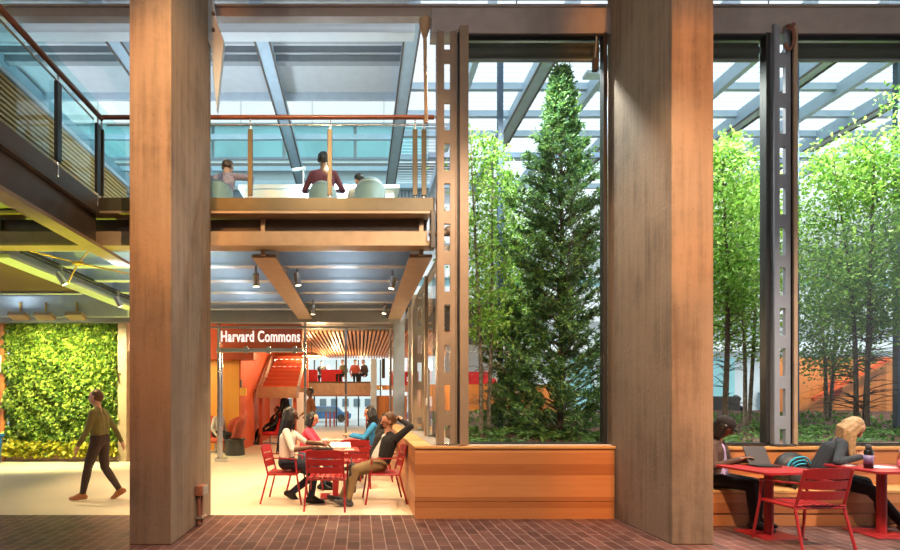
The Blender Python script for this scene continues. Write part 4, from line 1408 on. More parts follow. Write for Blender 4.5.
# ================================================================== RED FURNITURE
def make_chair():
    """metal armchair with slatted seat and back, facing +X, metres"""
    t = thing('armchair', 'x', 'chair')
    m = MB(K)
    for i in range(7):
        y = -0.225 + i * 0.075
        pts = [(0.23, y, 0.43), (0.20, y, 0.445), (0.0, y, 0.43), (-0.18, y, 0.425), (-0.225, y, 0.45)]
        for p_, q_ in zip(pts[:-1], pts[1:]):
            m.bar(p_, q_, 0.058, 0.012)
    m.tube([(-0.21, -0.25, 0.42), (0.21, -0.25, 0.425)], 0.013).tube([(-0.21, 0.25, 0.42), (0.21, 0.25, 0.425)], 0.013)
    m.tube([(0.21, -0.25, 0.425), (0.21, 0.25, 0.425)], 0.013).tube([(-0.21, -0.25, 0.42), (-0.21, 0.25, 0.42)], 0.013)
    m.build('seat', 'red_metal', t, local=True)
    m = MB(K)
    def bx(z):
        return -0.21 - (z - 0.44) * 0.24
    for z0, z1 in ((0.51, 0.60), (0.617, 0.705), (0.722, 0.835)):
        n = 8
        for i in range(n):
            ya, yb = -0.245 + 0.49 * i / n, -0.245 + 0.49 * (i + 1) / n
            ca, cb = 0.05 * (1 - (ya / 0.245) ** 2), 0.05 * (1 - (yb / 0.245) ** 2)
            top_a = z1 - (0.02 * (ya / 0.245) ** 4 if z1 > 0.8 else 0)
            top_b = z1 - (0.02 * (yb / 0.245) ** 4 if z1 > 0.8 else 0)
            vs = [(bx(z0) - ca, ya, z0), (bx(z0) - cb, yb, z0), (bx(top_b) - cb, yb, top_b), (bx(top_a) - ca, ya, top_a)]
            vs += [(x_ + 0.012, y_, z_) for x_, y_, z_ in vs]
            m.add(vs, [(0, 1, 2, 3), (7, 6, 5, 4), (0, 4, 5, 1), (1, 5, 6, 2), (2, 6, 7, 3), (3, 7, 4, 0)])
    for s_ in (-1, 1):
        m.tube([(-0.20, s_ * 0.25, 0.42), (bx(0.6), s_ * 0.25, 0.6), (bx(0.815), s_ * 0.248, 0.815)], 0.013)
    m.build('backrest', 'red_metal', t, local=True)
    for s_ in (-1, 1):
        MB(K).tube([(0.29, s_ * 0.285, 0.0), (0.22, s_ * 0.262, 0.43), (0.20, s_ * 0.262, 0.64)], 0.014).build('leg', 'red_metal', t, local=True)
        MB(K).tube([(-0.31, s_ * 0.275, 0.0), (-0.20, s_ * 0.255, 0.43)], 0.014).build('leg', 'red_metal', t, local=True)
        a = MB(K)
        pts = [(0.215, s_ * 0.262, 0.635), (0.19, s_ * 0.265, 0.655), (-0.05, s_ * 0.268, 0.66), (-0.255, s_ * 0.255, 0.675)]
        for p_, q_ in zip(pts[:-1], pts[1:]):
            a.bar(p_, q_, 0.04, 0.014)
        a.build('armrest', 'red_metal', t, local=True)
    return t


CH = make_chair()
first = [True]
def chair(label, x, y, rz):
    if first[0]:
        o = CH
        first[0] = False
    else:
        o = copy_tree(CH)
    o.location = (x, y, 0)
    o.rotation_euler = (0, 0, rz)
    tag(o, label, 'chair', 'red metal armchairs')
    return o


chair('red metal armchair holding the woman in the white shirt', -1.22, 8.52, R(-4))
chair('empty red metal armchair seen from behind at the near side of the centre table', -0.50, 7.98, R(86))
chair('red metal armchair in which the man leans back', 0.385, 8.50, R(184))
chair('red metal armchair seen from behind at the rear table, left of the blue jacket', -0.12, 9.95, R(92))
chair('red metal armchair holding the person in pink', -1.02, 9.75, R(6))
chair('red metal armchair holding the person in the blue jacket', 0.34, 10.75, R(176))
chair('red metal armchair alone in front of the bench at the right', 5.05, 5.95, R(93))


def make_table():
    t = thing('cafe_table', 'x', 'table')
    r = 0.05
    poly = []
    for cx, cy, a0 in ((1, 1, 0), (-1, 1, 90), (-1, -1, 180), (1, -1, 270)):
        for k_ in range(5):
            a = R(a0 + k_ * 22.5)
            poly.append((cx * (0.36 - r) + r * math.cos(a), cy * (0.36 - r) + r * math.sin(a)))
    MB(K).prism(poly, 'Z', 0.718, 0.742).build('table_top', 'red_metal', t, local=True)
    MB(K).tube([(0, 0, 0.012), (0, 0, 0.72)], 0.045, 18).build('post', 'red_metal', t, local=True)
    MB(K).box(-0.235, 0.235, -0.235, 0.235, 0.0, 0.014).build('base_plate', 'red_metal', t, local=True, bevel=0.006)
    return t


TB = make_table()
tables = [('red square table between the woman in white and the leaning man', -0.42, 8.88, 0.05),
          ('red square table behind, where the blue jacket rests an arm', -0.38, 10.9, 0.0),
          ('red square table with the tablet, in front of the person in the cap', 5.0, 6.36, 0.10),
          ('red square table where the blonde woman writes', 6.42, 6.40, -0.06)]
for i, (lb, x, y, rz) in enumerate(tables):
    o = TB if i == 0 else copy_tree(TB)
    o.location = (x, y, 0)
    o.rotation_euler = (0, 0, rz)
    tag(o, lb, 'table', 'red square tables')
TZ = 0.742 * K

# things on the tables
t = thing('shoulder_bag', 'flat black bag lying on the table before the woman in white', 'bag', (-0.62, 8.7, TZ))
MB().box(-0.80, -0.45, 8.55, 8.82, TZ, TZ + 0.045).build('body', 'black', t, bevel=0.015)
MB().tube([V((-0.62 + 0.13 * math.cos(a), 8.55 - 0.03, TZ + 0.03 + 0.02 * math.sin(a))) for a in np.linspace(0, PI, 8)], 0.01, 6).build('handle', 'charcoal', t)
o = MB().bar((-0.50, 8.82, TZ + 0.07), (-0.16, 8.86, TZ + 0.07), 0.22, 0.012, up=(0, -0.35, 1)).build('open_notebook', 'white_paper')
tag(o, 'open white notebook on the table beside the black bag', 'notebook')
o = MB().lathe([(0.035, TZ), (0.045, TZ + 0.12), (0.05, TZ + 0.125), (0.045, TZ + 0.14)], (-0.62, 9.12, 0)).build('paper_cup', 'white_paper')
tag(o, 'white paper cup near the hands of the person in pink', 'cup')
o = MB().box(-0.25, -0.1, 8.62, 8.75, TZ, TZ + 0.015).build('paper_napkin', 'white_paper')
tag(o, 'crumpled white napkin at the near edge of the centre table', 'napkin')
t = thing('tote_bag', 'black bag hanging beside the empty front armchair', 'bag', (-0.14, 8.18, 0.2))
MB().prism([(8.05, 0.20), (8.33, 0.20), (8.37, 0.52), (8.28, 0.66), (8.08, 0.66), (8.02, 0.50)], 'X', -0.17, -0.06).build('body', 'black', t, bevel=0.03)
MB().tube([(-0.12, 8.10, 0.62), (-0.14, 8.12, 0.73), (-0.14, 8.22, 0.73), (-0.12, 8.26, 0.62)], 0.012, 6).build('strap', 'charcoal', t)

t = thing('tablet_computer', 'dark tablet propped on its folded cover in front of the person in the cap', 'tablet', (5.05, 6.45, TZ))
MB().bar((5.08, 6.60, TZ + 0.008), (5.08, 6.72, TZ + 0.235), 0.28, 0.014, up=(0, -1, 0.4)).build('screen', 'charcoal', t, bevel=0.004)
MB().bar((5.07, 6.42, TZ + 0.012), (5.08, 6.62, TZ + 0.012), 0.27, 0.014).build('keyboard_cover', 'black', t)
MB().bar((5.08, 6.72, TZ + 0.15), (5.08, 6.82, TZ + 0.006), 0.16, 0.01, up=(0, 1, 0.3)).build('stand', 'black', t)

t = thing('backpack', 'black backpack with cyan trim lying on the bench', 'backpack', (5.85, 7.05, 0.467))
m = MB().ball((5.87, 7.08, 0.705), 0.20, 20, (1.12, 0.75, 1.18)).build('body', 'black', t)
MB().ball((5.90, 6.96, 0.63), 0.13, 16, (1.1, 0.7, 1.1)).build('pocket', 'charcoal', t)
for k_ in range(3):
    MB().tube([V((5.88 + (0.16 - 0.035 * k_) * math.cos(a), 6.90 - 0.008 * k_ + 0.06 * abs(math.cos(a)), 0.715 + (0.18 - 0.045 * k_) * math.sin(a))) for a in np.linspace(0.5 + 0.3 * k_, PI - 0.1 + 0.2 * k_, 12)], 0.012, 6).build('trim', 'cyan_trim', t)
MB().tube([(5.78, 6.96, 0.80), (5.70, 6.86, 0.72), (5.68, 6.84, 0.56), (5.74, 6.86, 0.475)], 0.016, 6).build('strap', 'black', t)
MB().tube([(5.80, 6.92, 0.70), (5.90, 6.87, 0.72), (5.98, 6.90, 0.66)], 0.008, 6).build('zip', 'brass', t)

t = thing('water_bottle', 'black water bottle standing before the blonde woman', 'bottle', (6.22, 6.42, TZ))
MB().lathe([(0.042, TZ), (0.046, TZ + 0.01), (0.046, TZ + 0.21), (0.030, TZ + 0.235)], (6.22, 6.36, 0)).build('body', 'black_gloss', t)
MB().lathe([(0.030, TZ + 0.235), (0.032, TZ + 0.24), (0.032, TZ + 0.285), (0.02, TZ + 0.29)], (6.22, 6.36, 0)).build('cap', 'charcoal', t)
MB().lathe([(0.0468, TZ + 0.05), (0.0468, TZ + 0.16)], (6.22, 6.36, 0)).build('label', 'purple_label', t)
t = thing('drink_bottle', 'clear bottle of pink drink at the right edge of the table', 'bottle', (6.62, 6.36, TZ))
MB().lathe([(0.036, TZ), (0.040, TZ + 0.015), (0.040, TZ + 0.13), (0.022, TZ + 0.18), (0.015, TZ + 0.21)], (6.62, 6.36, 0)).build('body', 'glass_bottle', t)
MB().lathe([(0.033, TZ + 0.006), (0.036, TZ + 0.02), (0.036, TZ + 0.10)], (6.62, 6.36, 0)).build('drink', 'pink_drink', t)
MB().lathe([(0.017, TZ + 0.20), (0.017, TZ + 0.225)], (6.62, 6.36, 0)).build('cap', 'white_plastic', t)
o = MB().bar((6.30, 6.40, TZ + 0.006), (6.55, 6.44, TZ + 0.006), 0.2, 0.008).build('paper_sheets', 'white_paper')
tag(o, 'sheets of paper on the table beside the black bottle', 'paper')
o = MB().box(6.13, 6.24, 6.55, 6.72, TZ, TZ + 0.01).build('notebook', 'white_paper')
tag(o, 'small white notebook under the hands of the blonde woman', 'notebook')

# ================================================================== PEOPLE
def ik(a, c, l1, l2, pole):
    a, c, pole = V(a), V(c), V(pole)
    d = c - a
    L = d.length
    mx_ = (l1 + l2) * 0.998
    if L > mx_:
        c = a + d * (mx_ / L)
        d = c - a
        L = mx_
    u = d / L
    q = (l1 * l1 - l2 * l2 + L * L) / (2 * L)
    h = math.sqrt(max(0, l1 * l1 - q * q))
    p_ = pole - u * pole.dot(u)
    if p_.length < 1e-5:
        p_ = u.orthogonal()
    p_.normalize()
    return a + u * q + p_ * h, c


def cone(bm_, p, r0, q, r1, n=12):
    """tapered limb piece with rounded ends"""
    p, q = V(p), V(q)
    d = q - p
    L = d.length
    d = d / L if L > 1e-6 else V((0, 0, 1))
    a = d.orthogonal().normalized()
    b = d.cross(a)
    rings = []
    for k in range(4):
        t = -PI / 2 + (k + 0.4) * (PI / 2) / 4
        rings.append((p + d * (r0 * math.sin(t)), r0 * math.cos(t)))
    rings += [(p, r0), (q, r1)]
    for k in range(4):
        t = (k + 0.6) * (PI / 2) / 4
        rings.append((q + d * (r1 * math.sin(t)), r1 * math.cos(t)))
    vs, fs = [], []
    for c, r in rings:
        for j in range(n):
            t = 2 * PI * j / n
            vs.append(c + (a * math.cos(t) + b * math.sin(t)) * r)
    m = len(rings)
    for i in range(m - 1):
        for j in range(n):
            k = (j + 1) % n
            fs.append((i * n + j, i * n + k, (i + 1) * n + k, (i + 1) * n + j))
    fs += [tuple(range(n))[::-1], tuple((m - 1) * n + j for j in range(n))]
    bm_.add(vs, fs, True)


def fuse(name, pieces, parent, voxel, smooth=3):
    """grow ONE continuous surface over all pieces, each face taking its nearest piece's cloth or skin"""
    mb = MB()
    for p, r0, q, r1, mt in pieces:
        cone(mb, p, r0, q, r1)
    me = mb.mesh(name)
    tmp_ = bpy.data.objects.new('tmp', me)
    COL.objects.link(tmp_)
    rm = tmp_.modifiers.new('r', 'REMESH')
    rm.mode = 'VOXEL'
    rm.voxel_size = voxel
    sm_ = tmp_.modifiers.new('s', 'SMOOTH')
    sm_.factor = 0.5
    sm_.iterations = smooth
    out = bpy.data.meshes.new_from_object(tmp_.evaluated_get(bpy.context.evaluated_depsgraph_get()))
    bpy.data.objects.remove(tmp_)
    out.name = name
    mats = []
    for pc in pieces:
        if pc[4] not in mats:
            mats.append(pc[4])
    n = len(out.polygons)
    ce = np.empty(n * 3)
    out.polygons.foreach_get('center', ce)
    ce = ce.reshape(-1, 3)
    best = np.full(n, 1e9)
    idx = np.zeros(n, dtype=np.int32)
    for p, r0, q, r1, mt in pieces:
        p_, q_ = np.array(p), np.array(q)
        d = q_ - p_
        L2 = max(1e-9, d @ d)
        t = np.clip(((ce - p_) @ d) / L2, 0, 1)
        dist = np.linalg.norm(ce - p_ - t[:, None] * d, axis=1) - (r0 + (r1 - r0) * t)
        k = dist < best
        best[k] = dist[k]
        idx[k] = mats.index(mt)
    out.materials.clear()
    for mt in mats:
        out.materials.append(M[mt])
    out.polygons.foreach_set('material_index', idx)
    out.polygons.foreach_set('use_smooth', np.ones(n, dtype=bool))
    out.transform(Matrix.Diagonal((K, K, K, 1)))
    o = bpy.data.objects.new(name, out)
    COL.objects.link(o)
    o.parent = parent
    return o


def person(label, loc, rz, pelvis=(0, 0, 0.54), lean=0.0, twist=0.0, side=0.0, head=(0, 0), wl=None, wr=None, el=None, er=None,
           al=None, ar=None, kl=(1, 0.1, 1), kr=(1, -0.1, 1), skin='skin_light', top='cloth_black', legs='cloth_navy', shoes='shoe_black',
           sleeve=None, fore=None, hair='hair_brown', style='short', inner=None, size=1.0, voxel=0.0085, fl=(0, 1), group=None, build=1.0, shin=None,
           handl=None, handr=None, cap=None):
    """A clothed figure facing +X, metres.  wl/wr wrist targets, al/ar ankle targets, head=(pitch down, yaw left)."""
    t = thing('person', label, 'person', loc, rz, group)
    sleeve = sleeve or top
    fore = fore or sleeve
    shin = shin or legs
    P = V(pelvis)
    ca, sa = math.cos(lean), math.sin(lean)
    up = V((sa, math.sin(side), ca)).normalized()
    fw = V((ca, 0, -sa))
    lt0 = V((0, 1, 0))
    lt = V((-math.sin(twist), math.cos(twist), 0))
    lt = (lt - up * lt.dot(up)).normalized()
    fwd = lt.cross(up)
    waist = P + up * 0.17
    chest = P + up * 0.34
    nb = P + up * 0.47
    sw = 0.165 * build
    shl, shr = nb - up * 0.045 + lt * sw, nb - up * 0.045 - lt * sw
    hl, hr_ = P + lt0 * 0.085, P - lt0 * 0.085
    hp, hy = head
    hu = (up + fwd * math.sin(hp) * 0.9).normalized()
    hf = (fwd * math.cos(hp) - up * math.sin(hp))
    hf = (hf * math.cos(hy) + lt * math.sin(hy)).normalized()
    hu = (hu - hf * hu.dot(hf)).normalized()
    hl_ = hu.cross(hf)
    neck = nb + up * 0.055
    hc = nb + up * 0.06 + (up * math.cos(hp * 0.6) + fwd * math.sin(hp * 0.6)) * 0.125 + hf * 0.02
    B = build
    pc = []
    tops = inner or top
    # trunk
    for s_ in (-1, 1):
        pc.append((P + lt0 * 0.055 * s_, 0.118 * B, P + lt * 0.05 * s_ + up * 0.12, 0.102 * B, legs if lean > -0.2 else legs))
        pc.append((waist + lt * 0.055 * s_ - up * 0.06, 0.112 * B, chest + lt * 0.07 * s_, 0.112 * B, top))
        pc.append((chest + lt * 0.07 * s_, 0.112 * B, nb + lt * 0.06 * s_ - up * 0.06, 0.075 * B, top))
        pc.append((nb - up * 0.02 + lt * 0.03 * s_, 0.055, nb - up * 0.05 + lt * sw * s_, 0.056 * B, sleeve))
    if inner:
        pc.append((waist + fwd * 0.060 - up * 0.08, 0.092, nb + fwd * 0.028 - up * 0.09, 0.066, inner))
    pc.append((nb - up * 0.03, 0.052, hc - hu * 0.06 - hf * 0.01, 0.048, skin))
    # head, jaw, face
    pc.append((hc - hf * 0.022 + hu * 0.022, 0.083, hc + hf * 0.016 + hu * 0.022, 0.080, skin))
    pc.append((hc - hu * 0.01 + hf * 0.02, 0.070, hc - hu * 0.070 + hf * 0.042, 0.044, skin))
    pc.append((hc + hf * 0.090 + hu * 0.012, 0.012, hc + hf * 0.108 - hu * 0.028, 0.016, skin))
    pc.append((hc + hf * 0.085 - hu * 0.061 + hl_ * 0.014, 0.0095, hc + hf * 0.085 - hu * 0.061 - hl_ * 0.014, 0.0095, 'lip'))
    for s_ in (-1, 1):
        e = hc + hf * 0.083 + hl_ * 0.033 * s_ + hu * 0.012
        pc.append((e, 0.0125, e + hf * 0.001, 0.0125, 'eye_dark'))
        pc.append((hc + hl_ * 0.082 * s_ + hu * 0.015 - hf * 0.012, 0.016, hc + hl_ * 0.082 * s_ - hu * 0.022 - hf * 0.006, 0.012, skin))
    # arms and hands
    for s_, sh, w, ep, hd in ((1, shl, wl, el, handl), (-1, shr, wr, er, handr)):
        if w is None:
            w = sh + fwd * 0.18 - up * 0.44 + lt * 0.06 * s_
        if ep is None:
            ep = -up * 0.6 - fwd * 0.5 + lt * 0.5 * s_
        e, w = ik(sh, w, 0.28, 0.25, ep)
        pc.append((sh, 0.056 * B, e, 0.043 * B, sleeve))
        mid = e.lerp(w, 0.45)
        pc.append((e, 0.043 * B if fore != skin else 0.038, mid, 0.040 if fore != skin else 0.036, fore))
        pc.append((mid, 0.040 if fore != skin else 0.036, w, 0.033 if fore != skin else 0.026, fore))
        d = V(hd).normalized() if hd is not None else (w - e).normalized()
        side_ = (lt * -s_ + up * 0.15)
        side_ = (side_ - d * side_.dot(d)).normalized()      # towards the thumb
        nrm = d.cross(side_).normalized()
        if nrm.z > 0:
            nrm = -nrm                                         # palm looks down
        pc.append((w, 0.025, w + d * 0.03, 0.026, skin))
        for k in range(4):
            o_ = side_ * (0.030 - 0.020 * k)
            kn = w + d * 0.088 + o_
            pc.append((w + d * 0.02 + o_ * 0.6, 0.014, kn, 0.0125, skin))
            L = (0.040, 0.046, 0.042, 0.032)[k]
            k1 = kn + d * L * 0.9 + nrm * L * 0.35
            k2 = k1 + d * L * 0.5 + nrm * L * 0.65
            pc.append((kn, 0.0105, k1, 0.0092, skin))
            pc.append((k1, 0.0092, k2, 0.008, skin))
        th = w + d * 0.035 + side_ * 0.034
        t1 = th + d * 0.032 + side_ * 0.022 + nrm * 0.012
        pc.append((w + d * 0.015 + side_ * 0.015, 0.015, th, 0.0125, skin))
        pc.append((th, 0.0125, t1, 0.0105, skin))
        pc.append((t1, 0.0105, t1 + d * 0.026 + nrm * 0.01, 0.009, skin))
    # legs and feet
    for s_, h, a, kp, f in ((1, hl, al, kl, fl[0]), (-1, hr_, ar, kr, fl[1])):
        a = a or (0.42, 0.10 * s_, 0.09)
        k_, a = ik(h, a, 0.43, 0.42, kp)
        pc.append((h, 0.098 * B, k_, 0.066 * B, legs))
        m = k_.lerp(a, 0.35)
        pc.append((k_, 0.063 * B, m, 0.062 * B, shin))
        pc.append((m, 0.062 * B, a + (k_ - a) * 0.06, 0.046, shin))
        sd = (a - k_).normalized()
        toe = V((sd.z * -1, 0, sd.x)) if abs(sd.z) > 0.3 else V((0, 0, 1))
        toe = V((toe.x, (k_.y - h.y) * 0.5, toe.z)).normalized()
        if f == 1:
            toe = V((1, (k_.y - h.y) * 0.6, -0.08)).normalized()
        elif f == 2:
            toe = V((0.85, 0, -0.5)).normalized()
        heel = a - toe * 0.045 + sd * 0.045
        ball_ = a + toe * 0.115 + sd * 0.052
        pc.append((a, 0.042, heel, 0.040, shoes))
        pc.append((heel, 0.038, ball_, 0.036, shoes))
        pc.append((a, 0.044, ball_, 0.038, shoes))
        pc.append((ball_, 0.037, ball_ + toe * 0.055, 0.028, shoes))
    if size != 1.0:
        pc = [(V(a_) * size, b_ * size, V(c_) * size, d_ * size, e_) for a_, b_, c_, d_, e_ in pc]
    fuse('body', pc, t, voxel)
    # hair
    hp_ = []
    def hc_(a_, r_, b_, r2):
        hp_.append((a_ * size, r_ * size, b_ * size, r2 * size, hair))
    top_ = hc + hu * 0.042 - hf * 0.022
    hc_(top_, 0.086, hc - hf * 0.045 + hu * 0.005, 0.078)
    hc_(top_ + hf * 0.03 + hu * 0.012, 0.066, top_ + hf * 0.052 + hu * 0.010, 0.050)
    for s_ in (-1, 1):
        hc_(top_ + hl_ * 0.03 * s_, 0.066, hc + hl_ * 0.062 * s_ - hf * 0.028 - hu * 0.02, 0.034)
    if style in ('long', 'verylong'):
        n_ = 9
        L = 0.34 if style == 'long' else 0.50
        dn = (-up * 0.95 - hf * 0.1)
        if style == 'long' and hp > 0.3:
            dn = V((0.05, 0, -1))
        for i in range(n_):
            a = R(-118 + 236 * i / (n_ - 1))
            dirv = (-hf * math.cos(a) + hl_ * math.sin(a))
            st = hc + dirv * 0.072 + hu * 0.03
            m1 = st + dirv * 0.022 - hu * 0.10
            m2 = m1 + dn * L * 0.5 - hf * 0.018
            m3 = m1 + dn * L * random.uniform(0.85, 1.02) - hf * 0.012 + dirv * 0.01
            hc_(st, 0.030, m1, 0.030)
            hc_(m1, 0.030, m2, 0.026)
            hc_(m2, 0.026, m3, 0.012)
    elif style == 'bob':
        for i in range(7):
            a = R(-100 + 200 * i / 6)
            dirv = (-hf * math.cos(a) + hl_ * math.sin(a))
            st = hc + dirv * 0.07 + hu * 0.03
            hc_(st, 0.032, st + dirv * 0.015 - hu * 0.15, 0.026)
    elif style == 'bun':
        b_ = hc - hf * 0.09 + hu * 0.07
        hc_(b_, 0.042, b_ + hu * 0.01, 0.042)
    ho = fuse('hair', hp_, t, voxel, 2)
    if cap:
        cp = []
        for a_, r_, b_, r2 in ((top_ + hu * 0.02, 0.092, top_ + hu * 0.02 + hf * 0.035, 0.088),
                               (top_ + hf * 0.09 - hu * 0.005 + hl_ * 0.045, 0.014, top_ + hf * 0.150 - hu * 0.022 + hl_ * 0.025, 0.010),
                               (top_ + hf * 0.09 - hu * 0.005 - hl_ * 0.045, 0.014, top_ + hf * 0.150 - hu * 0.022 - hl_ * 0.025, 0.010),
                               (top_ + hf * 0.09 - hu * 0.002, 0.014, top_ + hf * 0.162 - hu * 0.020, 0.012)):
            cp.append((a_ * size, r_ * size, b_ * size, r2 * size, cap))
        co = fuse('cap', cp, t, voxel, 2)
        ho['label'] = 'dark hair under the cap'
    return t


def U(x, y, loc, rz=0.0):
    """layout point -> local metres of a person at loc"""
    d = V((x - loc[0], y - loc[1], 0)) * S
    d.rotate(Quaternion((0, 0, 1), -rz))
    return d


# -- the group at the centre table
person('woman in white shirt with long black hair at the left of the centre table', (-1.17, 8.52, 0), R(-2), pelvis=(-0.03, 0, 0.545), lean=0.05, head=(0.1, -0.05),
       wl=(0.46, 0.10, 0.79), wr=(0.34, -0.20, 0.77), al=(0.02, 0.12, 0.09), ar=(0.34, -0.16, 0.085), skin='skin_dark', top='cloth_white', fore='skin_dark', legs='cloth_navy',
       hair='hair_black', style='verylong', build=0.92, voxel=0.008, fl=(2, 1), size=1.06)
person('man in a dark jacket and khaki trousers leaning back with hands behind his head', (0.37, 8.50, 0), R(182), pelvis=(0.06, 0, 0.535), lean=-0.30, twist=0.75, head=(0.55, -0.6),
       wl=(-0.24, 0.03, 1.18), wr=(-0.235, -0.06, 1.19), el=(-0.9, 0.8, 0.10), er=(0.8, -1, 0.5), al=(0.50, 0.40, 0.095), ar=(0.60, 0.30, 0.09), kl=(0.3, 0.25, 1), kr=(0.3, 0.05, 1),
       skin='skin_tan', top='cloth_black', inner='cloth_stripe', legs='cloth_khaki', shoes='shoe_grey', hair='hair_brown', style='short', build=1.08, voxel=0.008, size=1.03,
       handl=(-0.2, -0.85, 0.2), handr=(-0.2, 0.85, 0.2), fl=(0, 0))
person('person in pink reaching across the table from behind the woman in white', (-1.0, 9.75, 0), R(-8), pelvis=(-0.03, 0, 0.545), lean=0.16, head=(0.12, 0.0),
       wl=(0.42, 0.05, 0.80), wr=(0.46, -0.16, 0.82), al=(0.34, 0.12, 0.085), ar=(0.30, -0.14, 0.085), skin='skin_light', top='cloth_pink', fore='skin_light', legs='denim', hair='hair_black', style='bob', build=0.95)
person('woman in a blue jacket with long dark hair at the rear table', (0.32, 10.72, 0), R(180), pelvis=(-0.02, 0, 0.545), lean=0.14, head=(0.12, 0.2),
       wl=(0.44, 0.18, 0.80), wr=(0.42, -0.12, 0.80), al=(0.34, 0.12, 0.085), ar=(0.30, -0.12, 0.085), skin='skin_tan', top='cloth_blue', legs='cloth_navy', hair='hair_black', style='long', build=0.98, size=1.06)

# -- the bench at the right
person('person in black cap and brown jacket seated on the bench by the right pillar', (4.84, 7.02, 0), R(-52), pelvis=(-0.06, 0, 0.53), lean=0.10, head=(0.40, 0.25),
       wl=(0.24, 0.10, 0.80), wr=(0.25, -0.16, 0.80), al=(0.36, 0.12, 0.09), ar=(0.40, -0.12, 0.085), skin='skin_brown', top='cloth_brown', inner='cloth_lilac', legs='cloth_black', hair='hair_black', style='bob',
       cap='cloth_black', build=0.95, voxel=0.008)
person('woman with long blonde hair in a dark grey jacket bent over the right table', (6.26, 7.02, 0), R(-28), pelvis=(-0.05, 0, 0.53), lean=0.42, head=(0.34, -0.05),
       wl=(0.27, -0.03, 0.79), wr=(0.25, -0.24, 0.79), al=(0.52, 0.05, 0.09), ar=(0.60, -0.22, 0.085), skin='skin_light', top='cloth_grey', legs='cloth_black', shoes='shoe_brown', hair='hair_blonde', style='long',
       build=0.96, voxel=0.008, size=1.06)

# -- walking past the green wall
person('person in olive and brown walking to the left in front of the green wall', (-4.30, 8.6, 0), R(180), pelvis=(0, 0, 0.92), lean=0.06, head=(0.05, 0), wl=(0.20, 0.24, 0.86), wr=(-0.22, -0.24, 0.88),
       al=(0.22, 0.09, 0.10), ar=(-0.26, -0.09, 0.14), kl=(1, 0, 0), kr=(1, 0, 0), fl=(1, 2), top='cloth_olive', legs='cloth_brown', shoes='shoe_orange', hair='hair_brown', style='short', voxel=0.010, size=0.98)

# -- the back room
STAND = dict(pelvis=(0, 0, 0.93), al=(0.03, 0.10, 0.085), ar=(-0.03, -0.10, 0.085), kl=(1, 0, 0), kr=(1, 0, 0), fl=(1, 1), voxel=0.013)
person('man in an orange-brown patterned shirt standing in the back room', (-1.62, 17.0, 0), R(200), top='cloth_rust', legs='denim', hair='hair_black', skin='skin_brown', size=1.1, wl=(0.16, 0.26, 0.98), wr=(0.16, -0.26, 0.98), **STAND)
person('person in black standing below the end of the stairs', (-2.80, 19.4, 0), R(160), top='cloth_black', legs='cloth_black', hair='hair_black', skin='skin_tan', size=1.1, **STAND)
person('person in dark clothes reclining in the red lounge chair under the stairs', (-3.30, 19.55, 0), -2.6, pelvis=(0.02, 0, 0.55), lean=-0.35, head=(0.3, 0), al=(0.55, 0.12, 0.09), ar=(0.60, -0.12, 0.09), top='cloth_grey', legs='cloth_black', hair='hair_black', voxel=0.013, shoes='shoe_black')
person('person in a pale top seated in the coral chair beside the glass door', (-4.50, 16.28, 0), -0.5, pelvis=(0.05, 0, 0.55), lean=0.1, head=(0.35, 0), al=(0.5, 0.12, 0.09), ar=(0.5, -0.12, 0.09), top='cloth_stripe', legs='cloth_black', hair='hair_brown', voxel=0.013)
SIT = dict(pelvis=(0, 0, 0.55), voxel=0.018)
for lb, x, y, rz, tp, hr_ in (('person in olive seated at the middle of the far balcony', -0.95, 30.5, -2.2, 'cloth_olive', 'hair_brown'),
                              ('person in a red top seated on the far balcony', -0.30, 30.5, -1.4, 'coral_fabric', 'hair_black'),
                              ('person in brown seated at the right end of the far balcony', 0.28, 30.5, -2.4, 'cloth_brown', 'hair_brown'),
                              ('person with dark hair behind the red sofas on the far balcony', -2.3, 31.5, -1.6, 'cloth_black', 'hair_black')):
    person(lb, (x, y, 2.50), rz, top=tp, legs='cloth_black', hair=hr_, lean=0.12, head=(0.2, 0), size=1.05, **SIT)
person('person in black seated behind the leaning man with dark hair', (0.29, 12.2, 0), R(175), pelvis=(0, 0, 0.545), lean=0.05, head=(0, 0.2), top='cloth_black', legs='cloth_black', hair='hair_black', style='long', voxel=0.013, size=1.05)
chair('red metal armchair holding the person in black behind the leaning man', 0.31, 12.2, R(178))

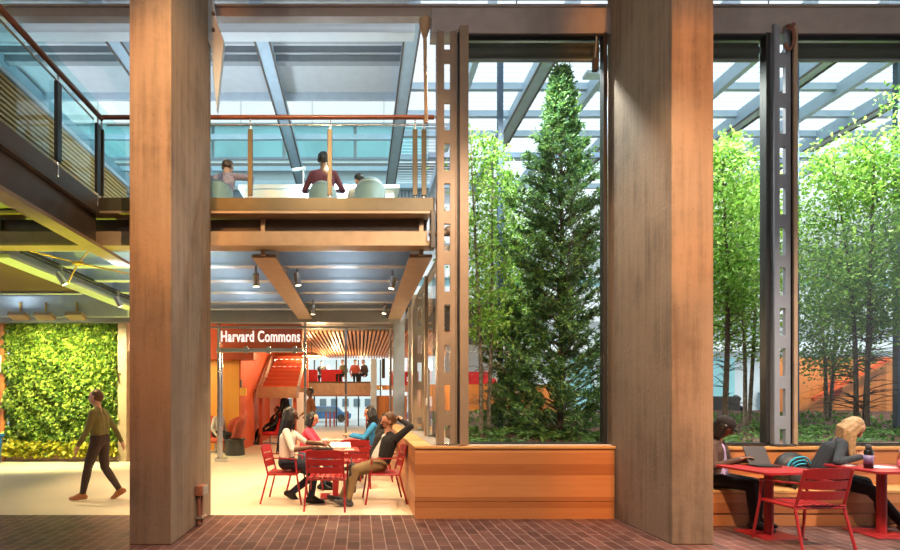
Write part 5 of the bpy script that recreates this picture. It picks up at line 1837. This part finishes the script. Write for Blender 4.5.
# -- on the upper walkway
person('person in maroon seated on the upper walkway, seen from behind', (-0.64, 9.05, 4.50), R(90), pelvis=(0, 0, 0.55), lean=0.05, top='cloth_maroon', legs='cloth_black', hair='hair_black', style='short', skin='skin_dark', voxel=0.010, wl=(0.3, 0.2, 0.82), wr=(0.3, -0.2, 0.82), al=(0.25, 0.12, 0.09), ar=(0.25, -0.12, 0.09), size=1.02)
person('person in a plum striped sweater seated beside the left pillar on the walkway', (-2.40, 9.0, 4.50), R(78), pelvis=(0, 0, 0.55), lean=0.28, head=(0.3, -0.2), top='cloth_plum', legs='cloth_black', hair='hair_brown', style='short', voxel=0.010, wr=(0.25, -0.38, 0.70), er=(0, -1, 0), al=(0.25, 0.12, 0.09), ar=(0.25, -0.12, 0.09))
person('dark-haired person bent forward beyond the grey shell chair on the walkway', (0.03, 9.55, 4.56), R(-95), pelvis=(0, 0, 0.50), lean=0.75, head=(0.5, 0), top='cloth_white', legs='cloth_black', hair='hair_black', style='short', voxel=0.012, al=(0.15, 0.12, 0.09), ar=(0.15, -0.12, 0.09), size=0.9)
# -- outside
person('person in dark clothes seated outside behind the narrow right window', (10.25, 13.9, 0.35), R(170), pelvis=(0, 0, 0.55), lean=0.2, head=(0.3, 0), top='cloth_grey', legs='cloth_navy', hair='hair_black', voxel=0.015)
o = MB().box(9.98, 10.5, 13.65, 14.2, 0.0, 0.84).build('stone_seat', 'pavement', bevel=0.02)
tag(o, 'low stone block seat behind the narrow right window', 'seat')

# ================================================================== SKY, CAMERA, SCALE
wld = bpy.data.worlds.new('sky')
SC.world = wld
wld.use_nodes = True
nt = wld.node_tree
bg = nt.nodes['Background']
tc = nt.nodes.new('ShaderNodeTexCoord')
sp = N(nt, 'ShaderNodeSeparateXYZ')
nt.links.new(tc.outputs['Generated'], sp.inputs[0])
c = ramp(nt, sp.outputs['Z'], [(0.0, (0.16, 0.17, 0.18)), (0.06, (0.6, 0.65, 0.7)), (0.25, (0.88, 0.95, 1.0)), (1.0, (0.80, 0.92, 1.0))])
nt.links.new(c, bg.inputs['Color'])
bg.inputs['Strength'].default_value = 1.6

cd = bpy.data.cameras.new('camera')
cd.sensor_width = 36
cd.lens = 520 / 900 * 36
cd.shift_x = 90 / 900
cd.shift_y = 125 / 900
cd.clip_start = 0.05
cam = bpy.data.objects.new('camera', cd)
COL.objects.link(cam)
cam.location = (0, 0, 1.65)
cam.rotation_euler = (PI / 2, 0, 0)
SC.camera = cam

for o in list(bpy.data.objects):
    o.location = V(o.location) * S
for me in bpy.data.meshes:
    if me.users:
        me.transform(Matrix.Diagonal((S, S, S, 1)))
bpy.context.view_layer.update()

SC.view_settings.view_transform = 'Standard'
SC.view_settings.look = 'None'
SC.view_settings.gamma = 1.0
SC.view_settings.use_curve_mapping = False
SC.view_settings.exposure = 0.0
SC.cycles.max_bounces = 8
SC.cycles.transparent_max_bounces = 24
SC.cycles.caustics_reflective = False
SC.cycles.caustics_refractive = False
SC.cycles.sample_clamp_indirect = 6.0
